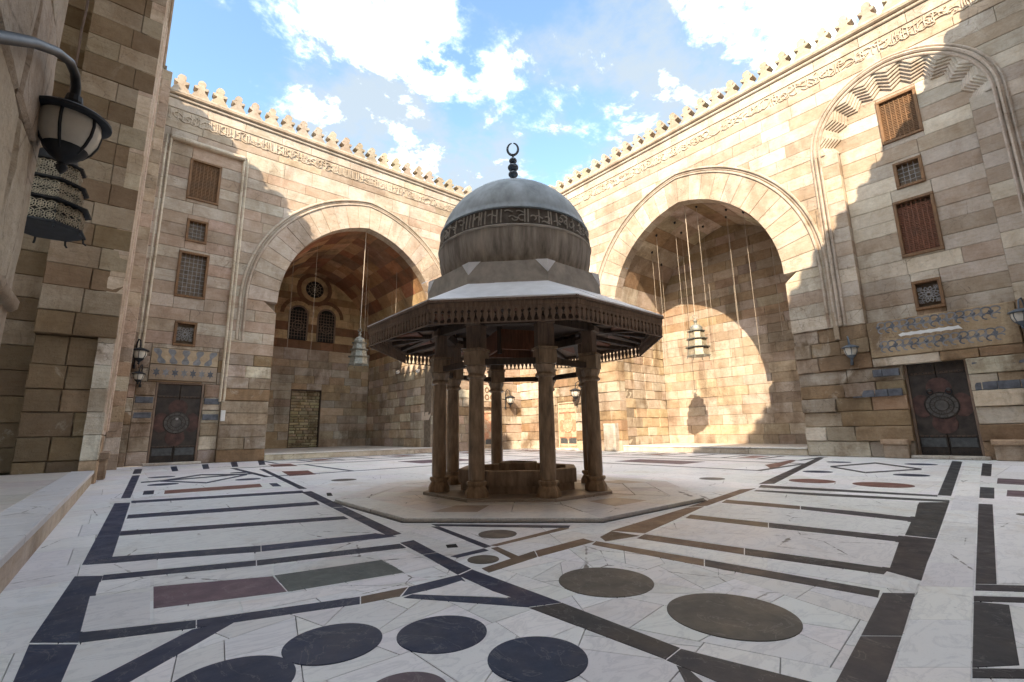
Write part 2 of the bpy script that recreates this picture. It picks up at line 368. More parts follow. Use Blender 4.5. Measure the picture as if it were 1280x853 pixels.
CREAM = (.495, .432, .36); PINK = (.435, .335, .262); TAN = (.405, .328, .252); BROWN = (.30, .205, .125); GREYT = (.43, .37, .30)
DBROWN = (.225, .125, .072); GOLD = (.56, .41, .24); PALE = (.60, .53, .43)

FL = Fr((0, YL, 0), (1, 0, 0), (0, -1, 0)); FRt = Fr((XR, 0, 0), (0, 1, 0), (-1, 0, 0))
def courses(z0, z1, h, jit=.06):
    zs = [z0]
    while zs[-1] < z1-h*.6: zs.append(min(z1, zs[-1]+h*(1+random.uniform(-jit, jit))))
    zs[-1] = z1; return zs
def fill(fr, ulo, uhi, zs, rects=(), archs=(), colf=None, df=None, lens=(.75, 1.9), d0=-.25, gap=.0045, ch=.009, jitf=None):
    """blocks = (poly, d1, colour, jitter) for courses zs between ulo(z) and uhi(z), leaving out rectangles and arches"""
    out = []
    fn = lambda q: q if callable(q) else (lambda z: q)
    ulo, uhi = fn(ulo), fn(uhi)
    for ci, (za, zb) in enumerate(zip(zs, zs[1:])):
        zm = (za+zb)/2; segs = [((ulo(za), ulo(zb)), (uhi(za), uhi(zb)))]
        cuts = []
        for c, hf in archs:
            wa, wb = hf(za), hf(zb)
            if wa > 0: cuts.append(((c-wa, c-wb), (c+wa, c+wb), None))
        for (u0, u1, r0, r1) in rects:
            if r0 < zb-.01 and r1 > za+.01: cuts.append(((u0, u0), (u1, u1), (r0, r1)))
        cuts.sort(key=lambda q: q[0][0])
        cur = segs[0][0]; end = segs[0][1]; parts = []
        for l, r, rz in cuts:
            if (r[0]+r[1]) < (cur[0]+cur[1]): continue
            if (l[0]+l[1]) > (cur[0]+cur[1])+.02: parts.append((cur, l, za, zb))
            if rz:
                if rz[0] > za+.03: parts.append((l, r, za, rz[0]))
                if rz[1] < zb-.03: parts.append((l, r, rz[1], zb))
            cur = r
        if end[0]+end[1] > cur[0]+cur[1]+.02: parts.append((cur, end, za, zb))
        for l, r, a, b in parts:
            u = max(l); lim = min(r); first = True; L = [l]
            while True:
                st = random.uniform(*lens)
                if lim-u < st+lens[0]*.6: break
                u += st; L.append((u, u))
            L.append(r)
            for p, q in zip(L, L[1:]):
                poly = [(p[0], a), (q[0], a), (q[1], b), (p[1], b)]
                uc = (p[0]+q[0]+p[1]+q[1])/4
                if abs(q[1]-p[1]) < .02: poly = [(p[0], a), (q[0], a), ((q[1]+p[1])/2, b)]
                elif abs(q[0]-p[0]) < .02: poly = [((p[0]+q[0])/2, a), (q[1], b), (p[1], b)]
                col = colf(ci, uc, (a+b)/2) if colf else CREAM
                out.append((fr, poly, d0, df(uc, (a+b)/2) if df else random.uniform(-.006, .006), col, jitf(uc, (a+b)/2) if jitf else 0, gap, ch))
    return out
def emit(blocks, parent, mat='stone', name='stone_block', matf=None, limit=300):
    """each block an object; past the limit the smallest in view are joined"""
    def size(b):
        fr, poly = b[0], b[1]; c = fr.P(sum(p[0] for p in poly)/len(poly), sum(p[1] for p in poly)/len(poly))
        us = [p[0] for p in poly]; zs = [p[1] for p in poly]
        d = (c-CAM); vis = 1 if d.dot(Fv) > 0 else .001
        return -(max(us)-min(us))*(max(zs)-min(zs))*abs(fr.n.dot(d.normalized()))/d.length_squared*vis
    blocks = sorted(blocks, key=size); rest = {}
    for i, (fr, poly, d0, d1, col, jit, gap, ch) in enumerate(blocks):
        m = matf(poly) if matf else mat
        mb = MB() if i < limit else rest.setdefault(m, MB())
        if jit >= .01: mb.rblock(fr, poly, d0, d1, gap+.002, jit, col)
        else: mb.block(fr, poly, d0, d1, gap, ch, col, jit)
        if i < limit: mb.build(name, m, parent, smooth=28 if jit >= .01 else None)
    for m, mb in rest.items(): mb.build('small_stone_blocks', m, parent, kind='stuff')
def lowmat(poly): return 'stone_low' if sum(p[1] for p in poly)/len(poly) < 4.6 else 'stone'

# ---- shared ornament
def merlon_poly(c, z0, k=1.):
    h = [(.36, 0), (.355, .10), (.30, .20), (.20, .30), (.135, .40), (.15, .45), (.24, .47), (.315, .545), (.30, .60), (.22, .62), (.135, .615),
         (.12, .65), (.165, .71), (.18, .79), (.15, .88), (.08, .945)]
    return [(c+x*k, z0+z*k) for x, z in h]+[(c, z0+.965*k)]+[(c-x*k, z0+z*k) for x, z in h[::-1]]
def parapet(fr, u0, u1, parent, step=.70, z=HW):
    mb = MB(); mb.wbox(fr, u0, u1, z-.30, z-.17, -.3, .07, .03, CREAM); mb.build('cornice_band', 'stone', parent)
    mb = MB(); mb.wbox(fr, u0, u1, z-.165, z-.03, -.3, .15, .05, TAN); mb.build('cornice_moulding', 'stone', parent)
    mb = MB(); mb.wbox(fr, u0, u1, z-.025, z+.10, -.6, .10, .02, CREAM); mb.build('coping', 'stone', parent)
    n = int((u1-u0)/step)
    for i in range(n):
        c = u0+(i+.5)*(u1-u0)/n+random.uniform(-.012, .012)
        mp_ = merlon_poly(c, z+.10, random.uniform(.82, .91)); mp_ = [(x+random.uniform(-.012, .012), y+random.uniform(-.012, .012)*(y > z+.12)) for x, y in mp_]
        if random.random() < .07: mp_ = [q for q in mp_ if q[1] < z+.72]
        mb = MB(); mb.extr(fr, mp_, -.36, .02+random.uniform(-.02, .02), vary((.41, .35, .275), .10)); mb.build('merlon', 'stone', parent)
def inscription(fr, u0, u1, z0, z1, parent, mat='stone', d=.0, seed=3, skip=None, col=(.55, .475, .385), ground=(.50, .425, .34)):
    rr = random.Random(seed)
    g = MB(); g.wbox(fr, u0, u1, z0, z1, -.25, d-.035, .004, ground); base = g.build('inscription_band', mat, parent, label='carved inscription band with raised flowing letters')
    mb = MB(); H = z1-z0; u = u0+.08
    while u < u1-.3:
        if skip and skip[0] < u < skip[1]: u += .2; continue
        k = rr.random(); wv = rr.uniform(.028, .045); a, b = d-.04, d+rr.uniform(.0, .014)
        if k < .50:                                   # tall shafts
            top = z0+H*rr.uniform(.82, .95); mb.ribbon(fr, [(u, z0+H*.12), (u+.012, z0+H*.5), (u-.01, top)], wv, a, b, col)
            if rr.random() < .5: mb.ribbon(fr, [(u, z0+H*.14), (u+.09, z0+H*.08), (u+.19, z0+H*.16), (u+.24, z0+H*.3)], wv, a, b, col)
            u += rr.uniform(.05, .10)
        elif k < .75:                                 # bowls and loops
            r = rr.uniform(.09, .16); cz = z0+H*rr.uniform(.28, .68); s0 = rr.uniform(0, 6.28); sw = rr.uniform(3.4, 5.6)
            mb.ribbon(fr, [(u+r+r*1.25*math.cos(s0+sw*i/9), cz+r*math.sin(s0+sw*i/9)) for i in range(10)], wv, a, b, col); u += r*rr.uniform(.5, .9)
        elif k < .92:                                 # long sweeping strokes
            L = rr.uniform(.3, .55); zc = z0+H*rr.uniform(.15, .8); am = rr.uniform(.04, .09)*rr.choice((-1, 1))
            mb.ribbon(fr, [(u+L*i/7, zc+am*math.sin(3.6*i/7)) for i in range(8)], wv, a, b, col); u += L*.18
        else:
            zc = z0+H*rr.uniform(.3, .85); mb.ribbon(fr, [(u, zc), (u+.05, zc+.03)], .05, a, b, col); u += .06
    mb.build('raised_lettering', mat, base, kind='stuff')
def archivolt(fr, c, parent, depth=.5, cols=(CREAM, PINK), n=13):
    inn = arc_pts(n); out = arc_pts(n, RING)
    k = 0
    for i in range(len(inn)-1):
        poly = [(c+inn[i][0], inn[i][1]), (c+inn[i+1][0], inn[i+1][1]), (c+out[i+1][0], out[i+1][1]), (c+out[i][0], out[i][1])]
        col = tuple(.6*p_+.4*q_ for p_, q_ in zip(vary(random.choice(cols) if random.random() < .45 else cols[i % 2], .07), CREAM))
        mb = MB(); mb.block(fr, poly, -depth, .035+random.uniform(-.006, .006), .006, .012, col); mb.build('voussoir', 'stone', parent)
    zb = 5.0; pth = lambda o: [(c+x, z) for x, z in [(-(A_R+o), zb)]+arc_pts(22, o)+[((A_R+o), zb)]]
    for o, w_, d1 in ((RING+.05, .09, .075), (RING+.17, .055, .03), (RING+.27, .10, .085)):
        mb = MB(); mb.sweep(fr, pth(o), [(-w_/2, -.1), (w_/2, -.1), (w_/2, d1*.6), (w_*.25, d1), (-w_*.25, d1), (-w_/2, d1*.6)], vary(CREAM, .03)); mb.build('arch_moulding', 'stone', parent, smooth=35)
def vault(fr, c, d_from, d_to, parent, cols, n=9, stone=(.7, 1.3), name='vault_stone', off=0.04):
    prof = arc_pts(n, off); rr = random.Random(5)
    bk = MB(); p2 = arc_pts(n, off+.05)
    for i in range(len(p2)-1):
        bk.add([fr.P(c+p2[i][0], p2[i][1], d_from), fr.P(c+p2[i+1][0], p2[i+1][1], d_from), fr.P(c+p2[i+1][0], p2[i+1][1], d_to), fr.P(c+p2[i][0], p2[i][1], d_to)], [[0, 1, 2, 3]])
    bk.build('vault_backing', 'mortar', parent)
    for i in range(len(prof)-1):
        (ua, za), (ub, zb) = prof[i], prof[i+1]; d = d_from
        tu, tz = ub-ua, zb-za; l = math.hypot(tu, tz); nu, nz = -tz/l, tu/l; g = .006/l
        while d > d_to+.05:
            e = max(d_to, d-rr.uniform(*stone))
            if e-d_to < .4: e = d_to
            o = rr.uniform(0, .012)
            P = lambda t, dd, h: fr.P(c+ua+tu*t+nu*h, za+tz*t+nz*h, dd)
            q = ((g, d-.006), (1-g, d-.006), (1-g, e+.006), (g, e+.006))
            vs = [P(t, dd, -o) for t, dd in q]+[P(t, dd, .05) for t, dd in q]
            col = vary(cols(i, d, rr), .12)
            mb = MB(); mb.add(vs, [[0, 1, 2, 3]]+[[k, (k+1) % 4, 4+(k+1) % 4, 4+k] for k in range(4)], col); mb.build(name, 'stone_in', parent); d = e
# ---- windows and doors
def window(fr, u0, u1, z0, z1, parent, kind, d=0., label=None, frame='wood_frame', fwid=.085, proud=.05):
    mb = MB()
    for a in ((u0-.01, u1+.01, z0-.01, z0+fwid), (u0-.01, u1+.01, z1-fwid, z1+.01), (u0-.01, u0+fwid, z0+fwid+.002, z1-fwid-.002), (u1-fwid, u1+.01, z0+fwid+.002, z1-fwid-.002)): mb.wbox(fr, *a, d-.2, d+proud, .012)
    w_ = mb.build('window', frame, parent, label=label)
    a, b, e, f_ = u0+fwid, u1-fwid, z0+fwid, z1-fwid
    mb = MB(); mb.wbox(fr, u0, u1, z0, z1, d-.34, d-.24, 0); mb.build('dark_opening', 'black', w_)
    if kind == 'grille':
        nu = max(3, round((b-a)/.145)); nz = max(3, round((f_-e)/.165)); mb = MB()
        for i in range(1, nu): u = a+(b-a)*i/nu; mb.tube([fr.P(u, e-.02, d-.06), fr.P(u, f_+.02, d-.06)], .010, 6)
        for i in range(1, nz): z = e+(f_-e)*i/nz; mb.tube([fr.P(a-.02, z, d-.045), fr.P(b+.02, z, d-.045)], .010, 6)
        for i in range(1, nu):
            for j in range(1, nz): mb.wbox(fr, a+(b-a)*i/nu-.019, a+(b-a)*i/nu+.019, e+(f_-e)*j/nz-.019, e+(f_-e)*j/nz+.019, d-.08, d-.025, .012)
        mb.build('iron_grille', 'grille', w_, kind='stuff')
    elif kind == 'lattice':
        mb = MB(); nz = int((f_-e)/.062); gp = .12 if 'red' in (label or '') else 0
        for i in range(nz):
            z = e+(i+.5)*(f_-e)/nz
            if z > f_-gp: break
            mb.wbox(fr, a-.01, b+.01, z-.021, z+.021, d-.10, d-.055+.008*(i % 2), .008)
        mb.build('lattice_slats', 'wood_red' if gp else 'wood_frame', w_, kind='stuff')
        mb = MB(); nu = 7
        for i in range(1, nu): u = a+(b-a)*i/nu; mb.tube([fr.P(u, e-.02, d-.05), fr.P(u, f_+.02, d-.05)], .016, 6)
        mb.build('lattice_rods', 'wood_red' if gp else 'wood_frame', w_, kind='stuff')
    elif kind == 'star':
        mb = MB(); cu, cz = (a+b)/2, (e+f_)/2; S = min(b-a, f_-e)/2; P = lambda r, t: (cu+r*S*math.cos(t), cz+r*S*math.sin(t))
        for i in range(12):
            t = i*math.pi/6
            for (r1, t1, r2, t2) in ((.22, t, .46, t+.26), (.22, t, .46, t-.26), (.46, t+.26, .72, t), (.46, t+.26, .72, t+.52), (.72, t, .98, t+.26), (.72, t, .98, t-.26)): mb.ribbon(fr, [P(r1, t1), P(r2, t2)], .024, d-.09, d-.05)
        mb.ribbon(fr, [P(.22, i*math.pi/6) for i in range(13)], .03, d-.09, d-.045)
        for sx_ in (-1, 1):
            for sz_ in (-1, 1):
                for r in (.16, .30, .44): mb.ribbon(fr, [(cu+sx_*(S-r*S*math.cos(q)), cz+sz_*(S-r*S*math.sin(q))) for q in [i*math.pi/10 for i in range(6)]], .022, d-.09, d-.05)
        mb.build('star_tracery', 'grille', w_, kind='stuff')
    return w_
def disc(fr, u, z, r, d0, d1, n=40, wav=0., k=8):
    mb = MB(); mb.extr(fr, [(u+(r+wav*math.cos(k*t))*math.cos(t), z+(r+wav*math.cos(k*t))*math.sin(t)) for t in [2*math.pi*i/n for i in range(n)]], d0, d1); return mb
def door(fr, u0, u1, z1, parent, label, d=-.18, faded=False, rings=True, right=False):
    c = (u0+u1)/2; W = u1-u0; H = z1
    mb = MB()
    for a in ((u0+.002, u0+.07, 0, z1-.002), (u1-.07, u1-.002, 0, z1-.002), (u0+.072, u1-.072, z1-.10, z1-.002)): mb.wbox(fr, *a, d-.1, d+.05, .01)
    D = mb.build('door', 'wood' if not faded else 'door_cream', parent, label=label)
    base = 'door_cream' if faded else 'door'
    for s in (-1, 1):
        a, b = (c+.006, u1-.072) if s > 0 else (u0+.072, c-.006)
        mb = MB(); mb.wbox(fr, a, b, .03, z1-.105, d-.08, d, .012); leaf = mb.build('door_leaf', base, D)
        mb = MB(); mb.wbox(fr, a+.04, b-.04, .34, .62, d-.002, d+.022, .012); mb.build('kick_panel', 'door_blue', leaf)
        mb = MB(); mb.wbox(fr, a+.01, b-.01, .64, .70, d-.002, d+.03, .01); mb.wbox(fr, a+.01, b-.01, H-.62, H-.55, d-.002, d+.03, .01); mb.build('rail', 'wood_black' if not faded else 'door_orange', leaf)
    zc = H*.50; r = W*.265
    red = 'door_orange' if faded else 'door_red'
    for q, (du, dz) in enumerate(((0, 1), (0, -1), (1, 0), (-1, 0))):
        mb = MB(); pts = []
        for i in range(22):
            t = -1.+2.*i/21; rr = r*1.04+r*.78*math.sqrt(max(0, math.cos(t*math.pi/2)))
            pts.append((t, rr))
        th = math.atan2(dz, du); hw = .66
        outl = [(c+rr*math.cos(th+t*hw), zc+rr*1.18*math.sin(th+t*hw)) for t, rr in pts]+[(c+r*1.05*math.cos(th+t*hw), zc+r*1.05*math.sin(th+t*hw)) for t, rr in pts[::-1]]
        mb.extr(fr, outl, d-.002, d+.014+.001*q); mb.build('painted_lobe', red, D)
    md_ = disc(fr, c, zc, r, d-.002, d+.03).build('medallion', 'door_disc' if not faded else 'door_cream', D)
    mb = MB()
    for rr in (.97, .70, .42): mb.tube([fr.P(c+r*rr*math.cos(2*math.pi*i/36), zc+r*rr*math.sin(2*math.pi*i/36), d+.03) for i in range(36)], .013, 6, None, None, True)
    for i in range(12): mb.bar(fr.P(c+r*.42*math.cos(i*math.pi/6), zc+r*.42*math.sin(i*math.pi/6), d+.03), fr.P(c+r*.97*math.cos(i*math.pi/6+.26), zc+r*.97*math.sin(i*math.pi/6+.26), d+.03), .012, .012); mb.bar(fr.P(c+r*.42*math.cos(i*math.pi/6), zc+r*.42*math.sin(i*math.pi/6), d+.03), fr.P(c+r*.97*math.cos(i*math.pi/6-.26), zc+r*.97*math.sin(i*math.pi/6-.26), d+.03), .012, .012)
    mb.build('medallion_ribs', 'door' if not faded else 'door_orange', md_)
    mb = MB()
    for s in (-1, 1):
        for z_ in (.20, .67, H-.585, H-.36):
            for i in range(6): mb.lathe([(.016, 0), (.012, .012), (.004, .018)], (0, 0, 0), 6) if False else mb.obox(fr.P(c+s*(.08+i*(W/2-.19)/5), z_, d+.03), fr.u*.014, fr.n*.012, (0, 0, .014))
    mb.build('studs', 'iron', D)
    if rings:
        for s in (-1, 1):
            if not right:
                if s > 0: disc(fr, c, zc+r*.35, .045, d-.002, d+.05, 16).build('boss', 'grille', D)
                continue
            zr = zc+(r*.25 if not right else r*1.2); ur = c+s*(.11 if not right else .22)
            mb = MB(); mb.tube([fr.P(ur+.075*math.cos(2*math.pi*i/16), zr-.07+.075*math.sin(2*math.pi*i/16), d+.055) for i in range(16)], .012, 6, None, None, True); o = mb.build('ring_handle', 'iron', D, smooth=40)
            disc(fr, ur, zr, .05, d-.002, d+.06, 16).build('handle_boss', 'door_disc', o)
    mb = MB(); mb.wbox(fr, u0-.05, u1+.05, 0, z1+.05, d-.3, d-.11, 0); mb.build('door_backing', 'black', D)
    mb = MB(); mb.wbox(fr, u0-.12, u1+.12, .005, .10, d+.06, .22, .02, (.62, .58, .52)); mb.build('threshold', 'stone', D)
    return D
# ---------------------------------------------------------------- setting: ground under everything
g = MB(); g.add([(-120, -120, -.09), (140, -120, -.09), (140, 140, -.09), (-120, 140, -.09)], [[0, 1, 2, 3]]); g.build('ground', 'earth', kind='structure')

# ---------------------------------------------------------------- far-left wall
wl = thing('courtyard_wall', 'cream and pink banded stone wall with four stacked windows in a moulded panel', 'wall', (9.5, YL, 0), 'walls of the courtyard')
zs = courses(0, 13.55, .50)
def colL(ci, u, z):
    if z < 4.2: c = random.choice((TAN, TAN, PALE, GREYT, BROWN, PINK))
    else: c = (CREAM, PINK)[ci % 2] if random.random() < .85 else TAN
    return vary(c, .05 if z > 4.2 else .10)
def depL(u, z): return random.uniform(-.03, .03) if z < 4.4 else random.uniform(-.008, .006)
def jitL(u, z): return .022 if z < 4.4 else .003
ring_mid = lambda z: half_at(z, RING*.5) if z > A_S-.01 else A_R
PAN = (.42, 3.18, 0, 13.12)
bl = fill(FL, .2, XR+.25, zs, rects=[PAN, (15.85, 17.25, 0, 2.72), (15.5, 17.6, 2.78, 3.75)], archs=[(A_C, ring_mid)], colf=colL, df=depL, jitf=jitL, d0=-.35)
bl += fill(FL, PAN[0], PAN[1], courses(0, PAN[3], .50), rects=[(1.03, 2.57, 0, 3.13), (1.21, 2.33, 10.7, 12.5), (1.35, 2.07, 8.87, 9.83), (1.22, 2.24, 6.51, 8.41), (1.37, 2.09, 4.54, 5.51), (.75, 2.95, 3.16, 4.40)],
           colf=colL, df=lambda u, z: -.10+depL(u, z)*.6, jitf=jitL, d0=-.4)
emit(bl, wl, matf=lowmat)
mb = MB()
for poly in ([(.2, 0), (4.9, 0), (4.9, HW), (.2, HW)], [(13.06, 0), (XR+.3, 0), (XR+.3, HW), (13.06, HW)], [(4.9, 11.6), (13.06, 11.6), (13.06, HW), (4.9, HW)]): mb.block(FL, poly, -1.1, -.30, 0, 0)
mb.build('wall_core', 'mortar', wl)
mb = MB()
for zz_, cc in ((13.56, TAN), (14.48, CREAM)):
    h = .34 if zz_ < 14 else .41
    u = .2
    while u < XR:
        e = min(XR, u+random.uniform(1.1, 2.1)); e = XR if XR-e < .5 else e
        q = MB(); q.block(FL, [(u, zz_), (e, zz_), (e, zz_+h), (u, zz_+h)], -.35, 0, .005, .01, vary(cc, .07)); q.build('band_stone', 'stone', wl); u = e
inscription(FL, .2, XR, 13.90, 14.48, wl, seed=3)
parapet(FL, .2, XR+.02, wl)
# framing moulding of the window panel
for o, wd, d1 in ((-.05, .09, .06), (.09, .08, .03)):
    mb = MB(); mb.sweep(FL, [(PAN[0]-o, 3.9), (PAN[0]-o, PAN[3]+o), (PAN[1]+o, PAN[3]+o), (PAN[1]+o, 2.4)], [(-wd/2, -.12), (wd/2, -.12), (wd/2, d1*.5), (0, d1), (-wd/2, d1*.5)], vary(PALE, .04)); mb.build('panel_moulding', 'stone', wl)
mb = MB(); mb.wbox(FL, PAN[0]+.02, PAN[1]-.02, PAN[3]-.06, PAN[3]+.12, -.1, .12, .05, PALE); mb.build('panel_cap', 'stone', wl)
window(FL, 1.21, 2.33, 10.7, 12.5, wl, 'lattice', -.10, 'brown wooden lattice window')
window(FL, 1.35, 2.07, 8.87, 9.83, wl, 'grille', -.10, 'small square iron grille window')
window(FL, 1.22, 2.24, 6.51, 8.41, wl, 'grille', -.10, 'tall iron grille window')
window(FL, 1.37, 2.09, 4.54, 5.51, wl, 'star', -.10, 'square window with star tracery')
door(FL, 1.03, 2.57, 3.13, wl, 'dark double door with grey medallion under star-patterned lintel')
# joggled lintel: grey stones in tan, and a frieze of interlocking stars below
mb = MB(); mb.wbox(FL, .76, 2.94, 3.17, 3.76, -.35, -.10, .012, TAN); lin = mb.build('lintel', 'stone', wl)
mb = MB(); mb.wbox(FL, .76, 2.94, 3.78, 4.39, -.35, -.10, .012, (.50, .40, .28)); lin2 = mb.build('relieving_course', 'stone', wl)
for i in range(5):
    c0 = 1.85+(i-2)*.36; c1 = 1.85+(i-2)*.47; z0_, z1_ = 3.80, 4.37; L, Rr = [], []
    for k in range(11):
        t = k/10; c_ = c0+(c1-c0)*t; wv = .085+.045*math.sin(t*math.pi*3); L.append((c_-wv, z0_+(z1_-z0_)*t)); Rr.append((c_+wv, z0_+(z1_-z0_)*t))
    mb = MB(); mb.extr(FL, L+Rr[::-1], -.11, -.095); mb.build('grey_voussoir', 'inlay_grey', lin2)
for i in range(7):
    c_ = .98+i*.29; pts = [(c_+(.125 if k % 2 == 0 else .062)*math.cos(k*math.pi/6+math.pi/2), 3.46+(.19 if k % 2 == 0 else .09)*math.sin(k*math.pi/6+math.pi/2)) for k in range(12)]
    mb = MB(); mb.extr(FL, pts, -.11, -.095); mb.build('inlay_star', 'inlay_grey' if i % 2 else 'slate', lin)
archivolt(FL, A_C, wl)
# pilaster strips and ledge right of the panel
for a, b, za, zb in ((.46, 1.00, 2.28, 2.52), (.46, 1.00, 1.72, 1.95), (2.60, 3.14, 2.28, 2.52), (2.60, 3.14, 1.66, 1.90)):
    mb = MB(); mb.rblock(FL, [(a, za), (b, za), (b, zb), (a, zb)], -.2, -.065, .004, .012); mb.build('dark_band_stone', 'slate', wl)
mb = MB(); mb.wbox(FL, 3.20, 3.36, 1.62, 2.05, -.05, .06, .02); mb.build('white_box', 'white_stone', wl)
door(FL, 15.85, 17.25, 2.72, wl, 'faded orange and cream painted door left of the corner', faded=True, rings=False)
mb = MB(); mb.wbox(FL, 15.51, 17.59, 2.78, 3.74, -.35, .0, .02, PALE); sl_ = mb.build('carved_panel', 'stone', wl)
mb = MB()
for j in range(2):
    for i in range(5): mb.ribbon(FL, [(15.75+i*.40+.14*math.cos(q*math.pi/5), 3.05+j*.42+.14*math.sin(q*math.pi/5)) for q in range(11)], .05, -.02, .03, DBROWN)
mb.build('carved_interlace', 'stone', sl_, kind='stuff')

# ---------------------------------------------------------------- right wall
wr = thing('courtyard_wall', 'sunlit tan stone wall with a chevron-hooded recess of stacked windows above a door', 'wall', (XR, 10.4, 0), 'walls of the courtyard')
RC, RO, RI, RS = 2.32, 2.42, 1.76, 10.95           # recess: centre, outer and inner half widths, springing
def capR(r, rise):
    e = (rise*rise-r*r)/(2*r); rho = r+e
    return lambda z: r if z <= RS else (max(0., math.sqrt(max(0, rho*rho-(z-RS)**2))-e))
outer = capR(RO, 2.50); inner = capR(RI, 1.62)
def colR(ci, u, z):
    if z < 4.6: c = random.choice((TAN, BROWN, PALE, GREYT, (.30, .21, .135), (.36, .27, .18)))
    else: c = (CREAM, TAN)[ci % 2] if random.random() < .85 else PALE
    return vary(c, .05 if z > 4.6 else .10)
def depR(u, z):
    if z < 4.4: return random.uniform(-.10, .06) if 4.0 < u < 6.6 else random.uniform(-.05, .04)
    return random.uniform(-.008, .006)
jitR = lambda u, z: (.042 if 3.8 < u < 7 else .03) if z < 4.4 else .003
zs = courses(0, 13.55, .50)
outhole = lambda z: 0 if z < 4.45 else outer(z)
bl = fill(FRt, Y4-.1, YL+.0, zs, rects=[(1.82, 3.32, 0, 3.2), (17.45, 18.85, 0, 2.62), (RC-RI+.02, RC+RI-.02, 3.22, 4.44)], archs=[(B_C, ring_mid), (RC, outhole)], colf=colR, df=depR, jitf=jitR, d0=-.5)
# the pier band between outer moulding and recess, then the recess itself
bl += fill(FRt, lambda z: RC-outer(z), lambda z: RC+outer(z), courses(4.45, RS, .50), rects=[(RC-RI, RC+RI, 4.4, RS+.1)], colf=colR, df=lambda u, z: -.04, d0=-.5)
deep = capR(RI+.30, 1.98); rec = lambda z: RI if z <= RS+.02 else deep(z)
bl += fill(FRt, lambda z: RC-rec(z), lambda z: RC+rec(z), courses(4.45, RS, .50)+courses(RS, RS+1.96, .5)[1:], rects=[(1.73, 2.81, 10.64, 12.29), (1.92, 2.66, 8.89, 9.82), (1.81, 2.85, 6.49, 8.46), (2.04, 2.75, 4.66, 5.61)], colf=colR, df=lambda u, z: -.36+random.uniform(-.006, .006), d0=-.6)
emit(bl, wr, matf=lowmat)
mb = MB()
for poly in ([(Y4-.3, 0), (6.3, 0), (6.3, HW), (Y4-.3, HW)], [(14.5, 0), (YL+.3, 0), (YL+.3, HW), (14.5, HW)], [(6.3, 11.6), (14.5, 11.6), (14.5, HW), (6.3, HW)]): mb.block(FRt, poly, -1.2, -.58, 0, 0)
mb.build('wall_core', 'mortar', wr)
for zz_, cc, h in ((13.56, TAN, .34), (14.48, CREAM, .41)):
    u = Y4
    while u < YL:
        e = min(YL, u+random.uniform(1.1, 2.1)); e = YL if YL-e < .5 else e
        q = MB(); q.block(FRt, [(u, zz_), (e, zz_), (e, zz_+h), (u, zz_+h)], -.35, 0, .005, .01, vary(cc, .07)); q.build('band_stone', 'stone', wr); u = e
inscription(FRt, Y4, YL, 13.90, 14.48, wr, seed=8)
parapet(FRt, Y4, YL-.02, wr)
# moulding round the recess
def cap_path(r, rise, n=14, zb=4.5):
    e = (rise*rise-r*r)/(2*r); rho = r+e; a1 = math.acos(e/rho); L = [(-rho*math.cos(a1*i/n)+e, RS+rho*math.sin(a1*i/n)) for i in range(n+1)]
    L = L+[(-x, z) for x, z in L[-2::-1]]; return [(RC+L[0][0], zb)]+[(RC+x, z) for x, z in L]+[(RC+L[-1][0], zb)]
for o, wd, d1 in ((.02, .10, .09), (.14, .07, .05), (-.11, .08, .05)):
    mb = MB(); mb.sweep(FRt, cap_path(RO+o, 2.50+o), [(-wd/2, -.12), (wd/2, -.12), (wd/2, d1*.6), (0, d1), (-wd/2, d1*.6)], vary(CREAM, .04)); mb.build('recess_moulding', 'stone', wr)
# chevron hood: zigzag ribs stepping out of the recess
def zig(r, rise, amp, n=10):
    e = (rise*rise-r*r)/(2*r); rho = r+e; a1 = math.acos(e/rho); pts = []
    for i in range(n+1):
        t = a1*i/n; rr = rho+(amp if i % 2 else -amp); pts.append((RC-rr*math.cos(t)+e, RS+rr*math.sin(t)))
    return pts+[(2*RC-x, z) for x, z in pts[-2::-1]]
NR = 6; steps = []
for k in range(NR):
    t = k/(NR-1); steps.append((zig(RI+.06+t*.40, 1.68+t*.56, .10), -.36+.06*k, -.30+.06*k))
for k in range(NR):
    pa, d_lo, d_hi = steps[k]; n = len(pa)
    pb = steps[k+1][0] if k < NR-1 else [(q[0], q[1]) for q in zig(RO-.02, 2.47, 0)]
    q1 = [((a[0]*.8+b[0]*.2), (a[1]*.8+b[1]*.2)) for a, b in zip(pa, pb)]
    vs = [FRt.P(u, z, d_lo-.03) for u, z in pa]+[FRt.P(u, z, d_hi-.015) for u, z in pa]+[FRt.P(u, z, d_hi) for u, z in q1]+[FRt.P(u, z, d_hi) for u, z in pb]+[FRt.P(u, z, d_lo-.2) for u, z in pb]
    fs = [[q*n+i, q*n+i+1, (q+1)*n+i+1, (q+1)*n+i] for i in range(n-1) for q in range(4)]
    fs += [[q*n+e_ for q in range(5)] for e_ in (0, n-1)]
    mb = MB(); mb.add(vs, fs, vary(CREAM, .05)); mb.build('chevron_moulding', 'stone', wr)
window(FRt, 1.73, 2.81, 10.64, 12.29, wr, 'lattice', -.36, 'sunlit brown wooden slatted window under the chevron hood')
window(FRt, 1.92, 2.66, 8.89, 9.82, wr, 'grille', -.36, 'small square iron grille window')
window(FRt, 1.81, 2.85, 6.49, 8.46, wr, 'lattice', -.36, 'red brown wooden lattice window')
window(FRt, 2.04, 2.75, 4.66, 5.61, wr, 'star', -.36, 'square window with star tracery')
door(FRt, 1.82, 3.32, 3.2, wr, 'dark double door with round medallion and two knockers', d=-.28, right=True)
mb = MB(); mb.wbox(FRt, RC-RI+.03, RC+RI-.03, 3.23, 4.43, -.4, .01, .02, (.44, .34, .22)); lin = mb.build('lintel', 'stone_low', wr)
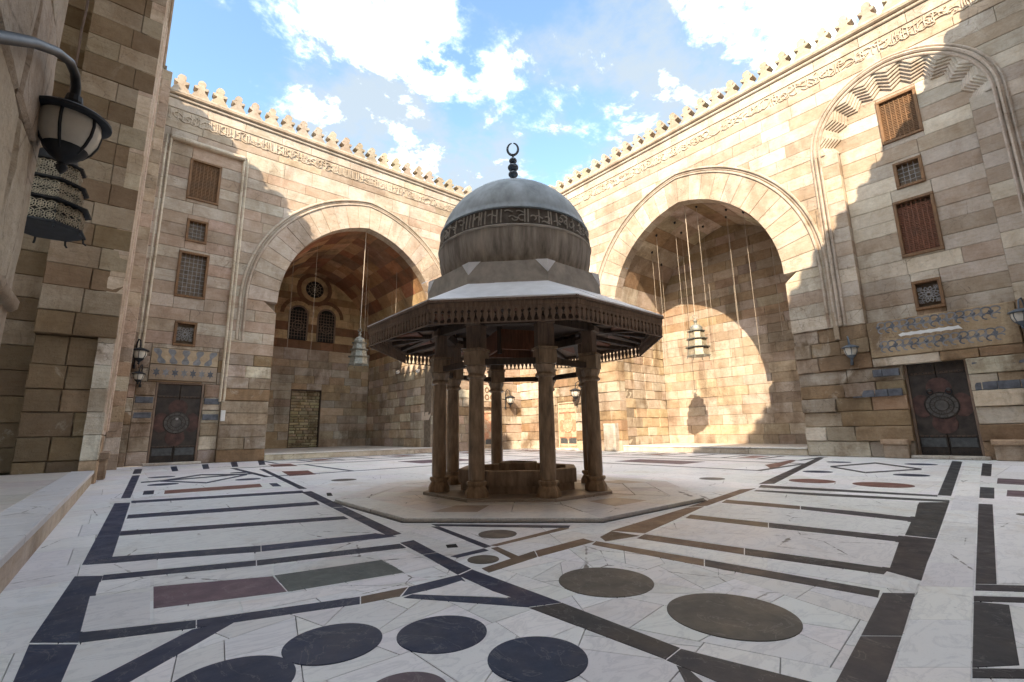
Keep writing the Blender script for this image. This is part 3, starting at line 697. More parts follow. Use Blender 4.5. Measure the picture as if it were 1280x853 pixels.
mb = MB(); mb.extr(FRt, [(1.74+1.46*i/24, 3.83+.022*abs(math.sin(i*math.pi/4))) for i in range(25)]+[(3.26, 3.90)]+[(3.14-1.32*i/24, 3.955-.02*abs(math.sin(i*math.pi/4))) for i in range(25)], 0, .012); mb.build('white_panel', 'white_stone', lin)
for row, z_ in ((0, 4.19), (1, 3.56)):
    for i in range(15):
        u = RC-1.33+i*2.66/14; s_ = (1 if i % 2 else -1); mb = MB()
        A_ = [(u+.105*math.cos(q), z_+.095+.085*math.sin(q)) for q in [-.5+k*.52 for k in range(9)]]; B_ = [(u+.105*math.cos(q), z_-.095+.085*math.sin(q)) for q in [2.64-k*.52 for k in range(9)]]
        mb.ribbon(FRt, A_[::-1]+B_ if False else A_, .05, 0, .0125+.0003*i); mb.ribbon(FRt, B_, .05, 0, .0126+.0003*i); mb.ribbon(FRt, [A_[-1], (u, z_), B_[0]], .05, 0, .0127+.0003*i); mb.build('scroll_inlay', ('inlay_grey', 'slate', 'inlay_grey')[i % 3], lin)
        pts = [(u+.095+(.045+.022*math.cos(3*q))*math.cos(q+s_*math.pi/2), z_+(.085+.04*math.cos(3*q))*math.sin(q+s_*math.pi/2)) for q in [2*math.pi*k/24 for k in range(24)]]
        mb = MB(); mb.extr(FRt, pts, 0, .0115+.0003*i); mb.build('scroll_inlay', ('slate', 'inlay_grey')[i % 2], lin)
archivolt(FRt, B_C, wr, cols=(CREAM, TAN))
# weathered vertical strips of the pier between recess and arch
for u, wd, d1, za, zb in ((4.93, .16, .03, 4.0, RS-2), (5.13, .10, .025, 4.5, 8.2)):
    mb = MB(); mb.wbox(FRt, u-wd/2, u+wd/2, za, zb, -.05, d1, .02, vary(TAN, .06)); mb.build('pilaster_strip', 'stone', wr)
for a, b, za, zb in ((.0, 1.72, 2.66, 2.90), (.0, 1.74, 1.98, 2.22), (3.40, 4.10, 2.60, 2.84), (3.40, 4.75, 1.95, 2.19)):
    u = a
    while u < b-.05:
        e = min(b, u+random.uniform(.3, .6)); e = b if b-e < .15 else e
        mb = MB(); mb.rblock(FRt, [(u, za), (e, za), (e, zb), (u, zb)], -.2, .028, .004, .012); mb.build('dark_band_stone', 'slate', wr); u = e
for (a, b) in ((3.42, 4.12), (.35, 1.62)):
    mb = MB(); mb.wbox(FRt, a+.04, b-.04, .01, .42, -.05, .30, .02, TAN); be = mb.build('bench', 'stone_low', wr)
    mb = MB(); mb.wbox(FRt, a, b, .425, .58, -.05, .36, .03, (.46, .34, .24)); mb.build('bench_top', 'stone_low', be)
door(FRt, 17.45, 18.85, 2.62, wr, 'faded orange and cream painted door right of the corner', faded=True, rings=False, d=-.12)
mb = MB(); mb.wbox(FRt, 14.62, 15.35, .01, 1.35, -.05, .34, .06, (.42, .40, .36)); mb.build('stone_stub', 'stone_low', wr)

# ---------------------------------------------------------------- iwans behind the two arches
def platform(name_parent, fr, c, depth, h=.28, col=(.72, .68, .62)):
    # raised floor with a marble edging
    u = c-A_R+.01; e_ = c+A_R-.01; lens = (1.7, 3.2)
    while u < e_-.05:
        e = min(e_, u+random.uniform(*lens)); e = e_ if e_-e < .8 else e
        q = MB(); q.block(fr, [(u, .002), (e, .002), (e, h-.055), (u, h-.055)], -.35, -.03, .004, .012, vary((.60, .53, .43), .06)); k = q.build('platform_kerb', 'stone', name_parent)
        q = MB(); q.block(fr, [(u, h-.05), (e, h-.05), (e, h), (u, h)], -.42, -.005, .003, .008, vary(col, .04)); q.build('kerb_cap', 'marble', name_parent); u = e
    nd = max(4, int((depth-.42)/.9)); nu = 6
    for i in range(nd):
        for j in range(nu):
            a = c-A_R+j*2*A_R/nu; b = a+2*A_R/nu; d_a = .42+(depth-.42)*i/nd; d_b = .42+(depth-.42)*(i+1)/nd
            P0 = [fr.P(a, 0, -d_a), fr.P(b, 0, -d_a), fr.P(b, 0, -d_b), fr.P(a, 0, -d_b)]; q = MB()
            q.prism(inset([(p.x, p.y) for p in P0], .004), h-.06, h-.006-random.uniform(0, .004), .003, vary((.62, .58, .52), .05)); q.build('paving_slab', 'marble', name_parent)
DEP_L, DEP_R = 9.0, 4.3
iw = thing('vaulted_iwan', 'deep shaded vaulted hall with striped back wall, two arched windows and a round one', 'alcove', (A_C, YL+4.5, 0), 'vaulted halls opening on the court')
FB = Fr((0, YL+DEP_L, 0), (1, 0, 0), (0, -1, 0))
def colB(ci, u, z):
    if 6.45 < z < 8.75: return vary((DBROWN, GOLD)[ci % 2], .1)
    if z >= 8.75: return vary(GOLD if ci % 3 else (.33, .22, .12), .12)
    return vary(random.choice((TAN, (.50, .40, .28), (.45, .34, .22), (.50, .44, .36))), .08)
wi = lambda z: half_at(z, .06)
zsb = courses(.25, 6.45, .50)+[6.99, 7.55, 8.1, 8.6]+courses(8.6, 11.5, .5)[1:]
bl = fill(FB, lambda z: A_C-wi(z), lambda z: A_C+wi(z), zsb, rects=[(8.15, 10.0, .25, 3.85), (7.72, 8.82, 7.0, 8.75), (9.5, 10.55, 7.0, 8.75)], colf=colB, df=lambda u, z: random.uniform(-.006, .006), d0=-.3, lens=(.8, 1.5), jitf=lambda u, z: .006)
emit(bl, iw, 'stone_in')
mb = MB(); mb.wbox(FB, A_C-4.4, A_C+4.4, 0, 12.2, -1.0, -.32, 0); mb.build('wall_core', 'mortar', iw)
# walled-up doorway of small rough stones
zq = .28
while zq < 3.78:
    hh = random.uniform(.13, .24); u = 8.2
    while u < 9.95:
        e = min(9.95, u+random.uniform(.2, .6)); e = 9.95 if 9.95-e < .12 else e
        q = MB(); q.block(FB, [(u, zq), (e, zq), (e, zq+hh), (u, zq+hh)], -.3, -.16+random.uniform(-.05, .03), .014, .03, vary((.50, .42, .27), .14), .02); q.build('rubble_stone', 'stone_low', iw); u = e
    zq += hh
mb = MB()
for a in ((8.13, 8.2, .26, 3.85), (9.95, 10.02, .26, 3.85), (8.2, 9.95, 3.77, 3.87)): mb.wbox(FB, *a, -.3, -.02, .008)
mb.build('doorway_frame', 'wood_black', iw)
for c_ in (8.27, 10.03):
    arch = [(c_-.55, 7.02)]+[(c_-.55*math.cos(math.pi*i/12), 8.66+.55*math.sin(math.pi*i/12)) for i in range(13)]+[(c_+.55, 7.02)]
    mb = MB(); mb.extr(FB, arch, -.3, .012); wn = mb.build('arched_window', 'black', iw, label='dark round-headed window with pierced screen')
    mb = MB(); mb.sweep(FB, arch, [(-.05, 0), (.05, 0), (.05, .06), (-.05, .06)]); mb.build('window_frame', 'wood', wn)
    mb = MB()
    for i in range(1, 6): mb.ribbon(FB, [(c_-.55+i*1.1/6, 7.05), (c_-.55+i*1.1/6, 8.95)], .03, .01, .028)
    for i in range(1, 10): mb.ribbon(FB, [(c_-.53, 7.05+i*.2), (c_+.53, 7.05+i*.2)], .03, .01, .027)
    for r in (.18, .34): mb.ribbon(FB, [(c_+r*math.cos(q*.5236), 7.9+r*math.sin(q*.5236)) for q in range(13)], .045, .01, .034)
    mb.build('pierced_screen', 'wood', wn, kind='stuff')
    for r, cc in ((.78, GOLD), (1.04, DBROWN)):
        n = 11
        for i in range(n):
            t0, t1 = math.pi*i/n, math.pi*(i+1)/n; P = lambda q, t: (c_-q*math.cos(t), 8.66+q*math.sin(t))
            if r > .9 and abs(c_+(-r*math.cos((t0+t1)/2))-9.15) < .12: continue
            mb = MB(); mb.block(FB, [P(r-.16, t0), P(r-.16, t1), P(r+.09, t1), P(r+.09, t0)], -.02, .02 if r < .9 else .012, .004, .008, vary(cc, .1)); mb.build('window_voussoir', 'stone_in', iw)
mb = disc(FB, 9.15, 10.47, .56, -.3, .02, 40); oc = mb.build('round_window', 'black', iw, label='round window ringed with pale stone')
for r0, r1, cc, d1 in ((.58, .86, GOLD, .05), (.87, 1.14, DBROWN, .03)):
    for i in range(16):
        t0, t1 = 2*math.pi*i/16, 2*math.pi*(i+1)/16; P = lambda q, t: (9.15+q*math.cos(t), 10.47+q*math.sin(t))
        mb = MB(); mb.block(FB, [P(r0, t0), P(r1, t0), P(r1, t1), P(r0, t1)], -.02, d1, .003, .008, vary(cc, .08)); mb.build('ring_stone', 'stone_in', oc)
mb = MB()
for i in range(6): mb.ribbon(FB, [(9.15+.54*math.cos(i*math.pi/6), 10.47+.54*math.sin(i*math.pi/6)), (9.15-.54*math.cos(i*math.pi/6), 10.47-.54*math.sin(i*math.pi/6))], .028, .02, .04)
for r in (.2, .38): mb.ribbon(FB, [(9.15+r*math.cos(q*.5236), 10.47+r*math.sin(q*.5236)) for q in range(13)], .03, .02, .041)
mb.build('tracery', 'lantern_panel', oc, kind='stuff')
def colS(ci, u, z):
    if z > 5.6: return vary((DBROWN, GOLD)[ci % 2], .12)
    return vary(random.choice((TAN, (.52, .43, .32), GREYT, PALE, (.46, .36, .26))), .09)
for s, Fs in ((1, Fr((A_C+A_R+.05, YL+.5, 0), (0, 1, 0), (-1, 0, 0))), (-1, Fr((A_C-A_R-.05, YL+.5, 0), (0, 1, 0), (1, 0, 0)))):
    bl = fill(Fs, -.1, DEP_L-.5, courses(.25, A_S, .48 if s > 0 else .8), colf=colS, df=lambda u, z: random.uniform(-.03, .02), jitf=lambda u, z: .012, d0=-.3, lens=(.7, 1.5) if s > 0 else (2, 3.2))
    side = thing('iwan_side_wall', 'worn tan stone side wall of the deep hall, meeting its striped back wall' if s > 0 else 'stone side wall of the deep hall nearest the stacked windows', 'wall', Fs.P(4, 0)) 
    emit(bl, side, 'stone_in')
    mb = MB(); mb.block(Fs, [(-.05, 0), (DEP_L, 0), (DEP_L, A_S+.1), (-.05, A_S+.1)], -.9, -.28, 0, 0); mb.build('wall_core', 'mortar', side)
vault(FL, A_C, -.5, -DEP_L, iw, lambda i, d, r: r.choice(((.36, .17, .095), (.42, .23, .12), (.29, .135, .075), (.52, .33, .19), (.26, .15, .095))) if 2 < i < 15 else (DBROWN, GOLD)[i % 2], n=9)
mb = MB(); mb.box((A_C-5.2, YL+.7, 12.3), (A_C+5.2, YL+10.2, 12.7)); mb.build('roof_slab', 'mortar', iw)
platform(iw, FL, A_C, DEP_L)

ir = thing('vaulted_iwan', 'shallow vaulted hall with its back wall partly in sun and many hanging cords', 'alcove', (XR+2, B_C, 0), 'vaulted halls opening on the court')
FB2 = Fr((XR+DEP_R, 0, 0), (0, 1, 0), (-1, 0, 0))
def colB2(ci, u, z):
    return vary(random.choice((CREAM, TAN, TAN, (.50, .41, .30))), .07) if z < 6.5 else vary((TAN, (.35, .26, .17))[ci % 2], .1)
bl = fill(FB2, lambda z: B_C-wi(z), lambda z: B_C+wi(z), courses(.25, 11.5, .47), colf=colB2, df=lambda u, z: random.uniform(-.02, .015), jitf=lambda u, z: .008, d0=-.3, lens=(.6, 1.5))
emit(bl, ir, 'stone_in')
mb = MB(); mb.wbox(FB2, B_C-4.4, B_C+4.4, 0, 12.2, -1.0, -.30, 0); mb.build('wall_core', 'mortar', ir)
for s, Fs in ((1, Fr((XR+.5, B_C+A_R+.05, 0), (1, 0, 0), (0, -1, 0))), (-1, Fr((XR+.5, B_C-A_R-.05, 0), (1, 0, 0), (0, 1, 0)))):
    bl = fill(Fs, -.1, DEP_R-.5, courses(.25, A_S, .47 if s > 0 else .8), colf=lambda ci, u, z: vary(random.choice((TAN, CREAM, (.48, .38, .26))), .08), df=lambda u, z: random.uniform(-.03, .03), jitf=lambda u, z: .014, d0=-.3, lens=(.6, 1.3) if s > 0 else (1.5, 2.5))
    side = thing('iwan_side_wall', 'sunlit side wall of the shallow hall beside the corner of the court' if s > 0 else 'shaded side wall of the shallow hall beside the chevron-hooded recess', 'wall', Fs.P(2, 0))
    emit(bl, side, 'stone_low' if s > 0 else 'stone_in')
    mb = MB(); mb.block(Fs, [(-.05, 0), (DEP_R, 0), (DEP_R, A_S+.1), (-.05, A_S+.1)], -.9, -.28, 0, 0); mb.build('wall_core', 'mortar', side)
vault(FRt, B_C, -.5, -DEP_R, ir, lambda i, d, r: (TAN, (.33, .235, .15), CREAM)[i % 3], n=8, stone=(1.2, 2.2))
mb = MB(); mb.box((XR+.7, B_C-5.2, 12.3), (XR+5.4, B_C+5.2, 12.7)); mb.build('roof_slab', 'mortar', ir)
platform(ir, FRt, B_C, DEP_R)

# ---------------------------------------------------------------- near-left wall: a tall prayer-hall arch between two piers
wn_ = thing('courtyard_wall', 'shaded stone pier and mouldings beside the open prayer hall, meeting the banded wall', 'wall', (X0, 18, 0), 'walls of the courtyard')
FN = Fr((X0, 0, 0), (0, 1, 0), (1, 0, 0)); YJ, YP = 14.5, 20.35
def colN(ci, u, z):
    c = (.52, .41, .31) if z > 4 else random.choice((TAN, PALE, (.50, .37, .26)))
    if u > 16.5 and 1.8 < z < 2.7 and ci % 2: c = (.08, .095, .12)
    return vary(c, .09)
bl = fill(FN, YJ, YP, courses(0, HW-.3, .55), colf=colN, df=lambda u, z: random.uniform(-.015, .015), jitf=lambda u, z: .02 if z < 5 else .004, d0=-.3, lens=(1.0, 2.2))
FP2 = Fr((0, YP, 0), (1, 0, 0), (0, -1, 0))                     # face of the corner pier towards the court
bl += fill(FP2, X0, .20, courses(0, HW-.3, .5), colf=colN, df=lambda u, z: 0, d0=-.2, lens=(.5, .9), jitf=lambda u, z: .008)
FP3 = Fr((.20, 0, 0), (0, 1, 0), (1, 0, 0))
bl += fill(FP3, YP, YL, courses(0, HW-.3, .5), colf=colN, df=lambda u, z: 0, d0=-.2, lens=(.5, .9))
emit(bl, wn_, matf=lowmat)
mb = MB(); mb.box((X0-1.1, YJ+.35, 0), (X0-.28, YL+.6, HW)); mb.box((X0-.27, YP+.19, 0), (.01, YL+.3, HW)); mb.build('wall_core', 'mortar', wn_)
for u, wd, d1 in ((YJ+.10, .16, .02), (YJ+.5, .12, .05), (YJ+2.2, .12, .05), (YJ+2.6, .10, .09), (YJ+4.6, .12, .06)):
    mb = MB(); mb.wbox(FN, u-wd/2, u+wd/2, 1.2, 14.2, -.05, d1, .025, vary((.56, .45, .35), .05)); mb.build('pilaster_strip', 'stone', wn_)
for i in range(9):
    mb = MB(); z = 10.3+i*.33; mb.add([FN.P(YJ+3.2, z, 0), FN.P(YJ+3.2, z+.30, 0), FN.P(YJ+3.2, z+.15, .13), FN.P(YJ+4.3, z, 0), FN.P(YJ+4.3, z+.30, 0), FN.P(YJ+4.3, z+.15, .13)], [[0, 1, 2], [3, 5, 4], [0, 2, 5, 3], [2, 1, 4, 5]], vary(CREAM, .05)); mb.build('chevron_tooth', 'stone', wn_)
mb = MB(); mb.wbox(FN, YJ+1.2, YJ+3.4, .01, .5, -.05, .16, .03, TAN); be = mb.build('bench', 'stone_low', wn_)
mb = MB(); mb.wbox(FN, YJ+1.1, YJ+3.5, .505, .66, -.05, .20, .03, TAN); mb.build('bench_top', 'stone_low', be)
parapet(FN, Y4, YL, wn_)
mb = MB(); mb.box((X0-1.05, Y4, 13.9), (X0-.06, YL, HW-.31)); mb.build('wall_head', 'mortar', wn_)

# the prayer hall: the jamb wall facing us, and the rest of its shell
ph = thing('prayer_hall', 'dark hall side wall banded in brown and cream stone with a heavy corbelled pilaster', 'hall', (-3, YJ, 0))
FJ = Fr((0, YJ, 0), (1, 0, 0), (0, -1, 0))
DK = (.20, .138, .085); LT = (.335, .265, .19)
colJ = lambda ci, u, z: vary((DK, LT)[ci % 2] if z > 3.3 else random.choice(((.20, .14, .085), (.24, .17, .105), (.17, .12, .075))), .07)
zsj = courses(3.35, 13.9, .56)
bl = fill(FJ, -1.62, X0, zsj, colf=colJ, df=lambda u, z: random.uniform(-.02, .02)+(.06 if z < 4.6 else 0), jitf=lambda u, z: .02 if z < 5 else .006, d0=-1.0, lens=(.6, 1.0))
bl += fill(FJ, -9, -1.60, courses(.3, 13.9, .56), colf=colJ, df=lambda u, z: -.55+random.uniform(-.02, .02), jitf=lambda u, z: .012, d0=-1.0, lens=(.9, 1.7))
bl += fill(FJ, -1.60, X0, courses(.0, 3.35, .55), colf=colJ, df=lambda u, z: -.16+random.uniform(-.03, .03), jitf=lambda u, z: .025, d0=-1.0, lens=(.5, 1.0))
emit(bl, ph, matf=lowmat)
mb = MB(); mb.block(FJ, [(-9.2, 0), (X0-.1, 0), (X0-.1, 14), (-9.2, 14)], -1.9, -.95, 0, 0); mb.build('wall_core', 'mortar', ph)
mb = MB(); mb.box((-9.8, -2, 0), (-9.0, 15.3, 14)); mb.build('back_wall', 'mortar', ph)
mb = MB(); mb.box((-9.8, -2, 13.92), (X0-1.06, 15.4, 14.5)); mb.build('roof_slab', 'mortar', ph)
# raised floor of the hall with its marble edging
def stepx(y): return -.46+(-.235+.46)*(y-3)/(YJ-3)
ys_ = [-1.2, 2.3, 5.9, 7.3, 10.6, YJ-.02]
for a, b in zip(ys_, ys_[1:]):
    q = MB(); q.prism(inset([(stepx(a)-.03, a), (stepx(b)-.03, b), (stepx(b)-.4, b), (stepx(a)-.4, a)], .003), .0, .235, .01, vary((.58, .51, .42), .05)); q.build('platform_kerb', 'stone', ph)
    q = MB(); q.prism(inset([(stepx(a), a), (stepx(b), b), (stepx(b)-.40, b), (stepx(a)-.40, a)], .003), .239, .30, .008, vary((.66, .65, .64), .03)); q.build('kerb_cap', 'marble', ph)
for i in range(12):
    y = -1.2+i*1.31
    for j in range(6):
        xa, xb = (stepx(y)-.404, stepx(y+1.31)-.404) if j == 0 else (-.87-j*1.35,)*2; xe = -.87-(j+1)*1.35; q = MB(); q.prism(inset([(xa, y), (xb, y+1.31), (xe, y+1.31), (xe, y)], .004), .2, .292+random.uniform(-.003, .003), .004, vary((.58, .53, .48), .06)); q.build('paving_slab', 'marble', ph)

# near pier of the prayer-hall arch
np_ = thing('stone_pier', 'large smooth stone pier with a carved roll moulding, carrying the bracket lamp', 'pier', (-.9, 1.0, 0))
FX = Fr((-.42, 0, 0), (0, 1, 0), (1, 0, 0)); FY = Fr((0, 3.0, 0), (1, 0, 0), (0, 1, 0))
col_np = lambda ci, u, z: vary((.50, .42, .335), .07)
bl = fill(FX, Y4, 3.0, [0, .5, 1.1, 1.62, 2.3, 2.9, 3.5, 4.1]+courses(4.1, 13.9, .6)[1:], colf=col_np, df=lambda u, z: random.uniform(-.006, .006)-(.05 if z < 1.6 else 0), jitf=lambda u, z: .011, d0=-.25, lens=(.6, 1.2))
bl += fill(FY, -1.6, -.42, [0, .5, 1.1, 1.62, 2.3, 2.9, 3.5, 4.1]+courses(4.1, 13.9, .6)[1:], colf=col_np, df=lambda u, z: -.004, d0=-.2, lens=(.9, 1.6))
emit(bl, np_, 'stone')
mb = MB(); mb.box((-1.7, Y4, 0), (-.60, 2.82, 14)); mb.build('wall_core', 'mortar', np_)
mb = MB(); mb.sweep(FX, [(-1.2, 1.60), (2.99, 1.60)], [(-.035, -.03), (.035, -.03), (.035, .01), (.015, .028), (-.02, .025), (-.035, .01)], (.40, .32, .24)); mb.build('roll_moulding', 'stone', np_, smooth=50)

# wall behind, closing the court
wb_ = thing('courtyard_wall', 'plain stone wall with crenellated top closing the court opposite the deep shaded hall', 'wall', (9, Y4, 0), 'walls of the courtyard')
FBk = Fr((0, Y4, 0), (1, 0, 0), (0, 1, 0))
bl = fill(FBk, X0, XR, courses(0, HW-.3, .72), colf=colL, df=lambda u, z: random.uniform(-.01, .01), d0=-.3, lens=(1.8, 3.2))
emit(bl, wb_, matf=lowmat, limit=120)
mb = MB(); mb.block(FBk, [(X0-1, 0), (XR+1, 0), (XR+1, HW), (X0-1, HW)], -1.1, -.27, 0, 0); mb.build('wall_core', 'mortar', wb_)
parapet(FBk, X0, XR, wb_)
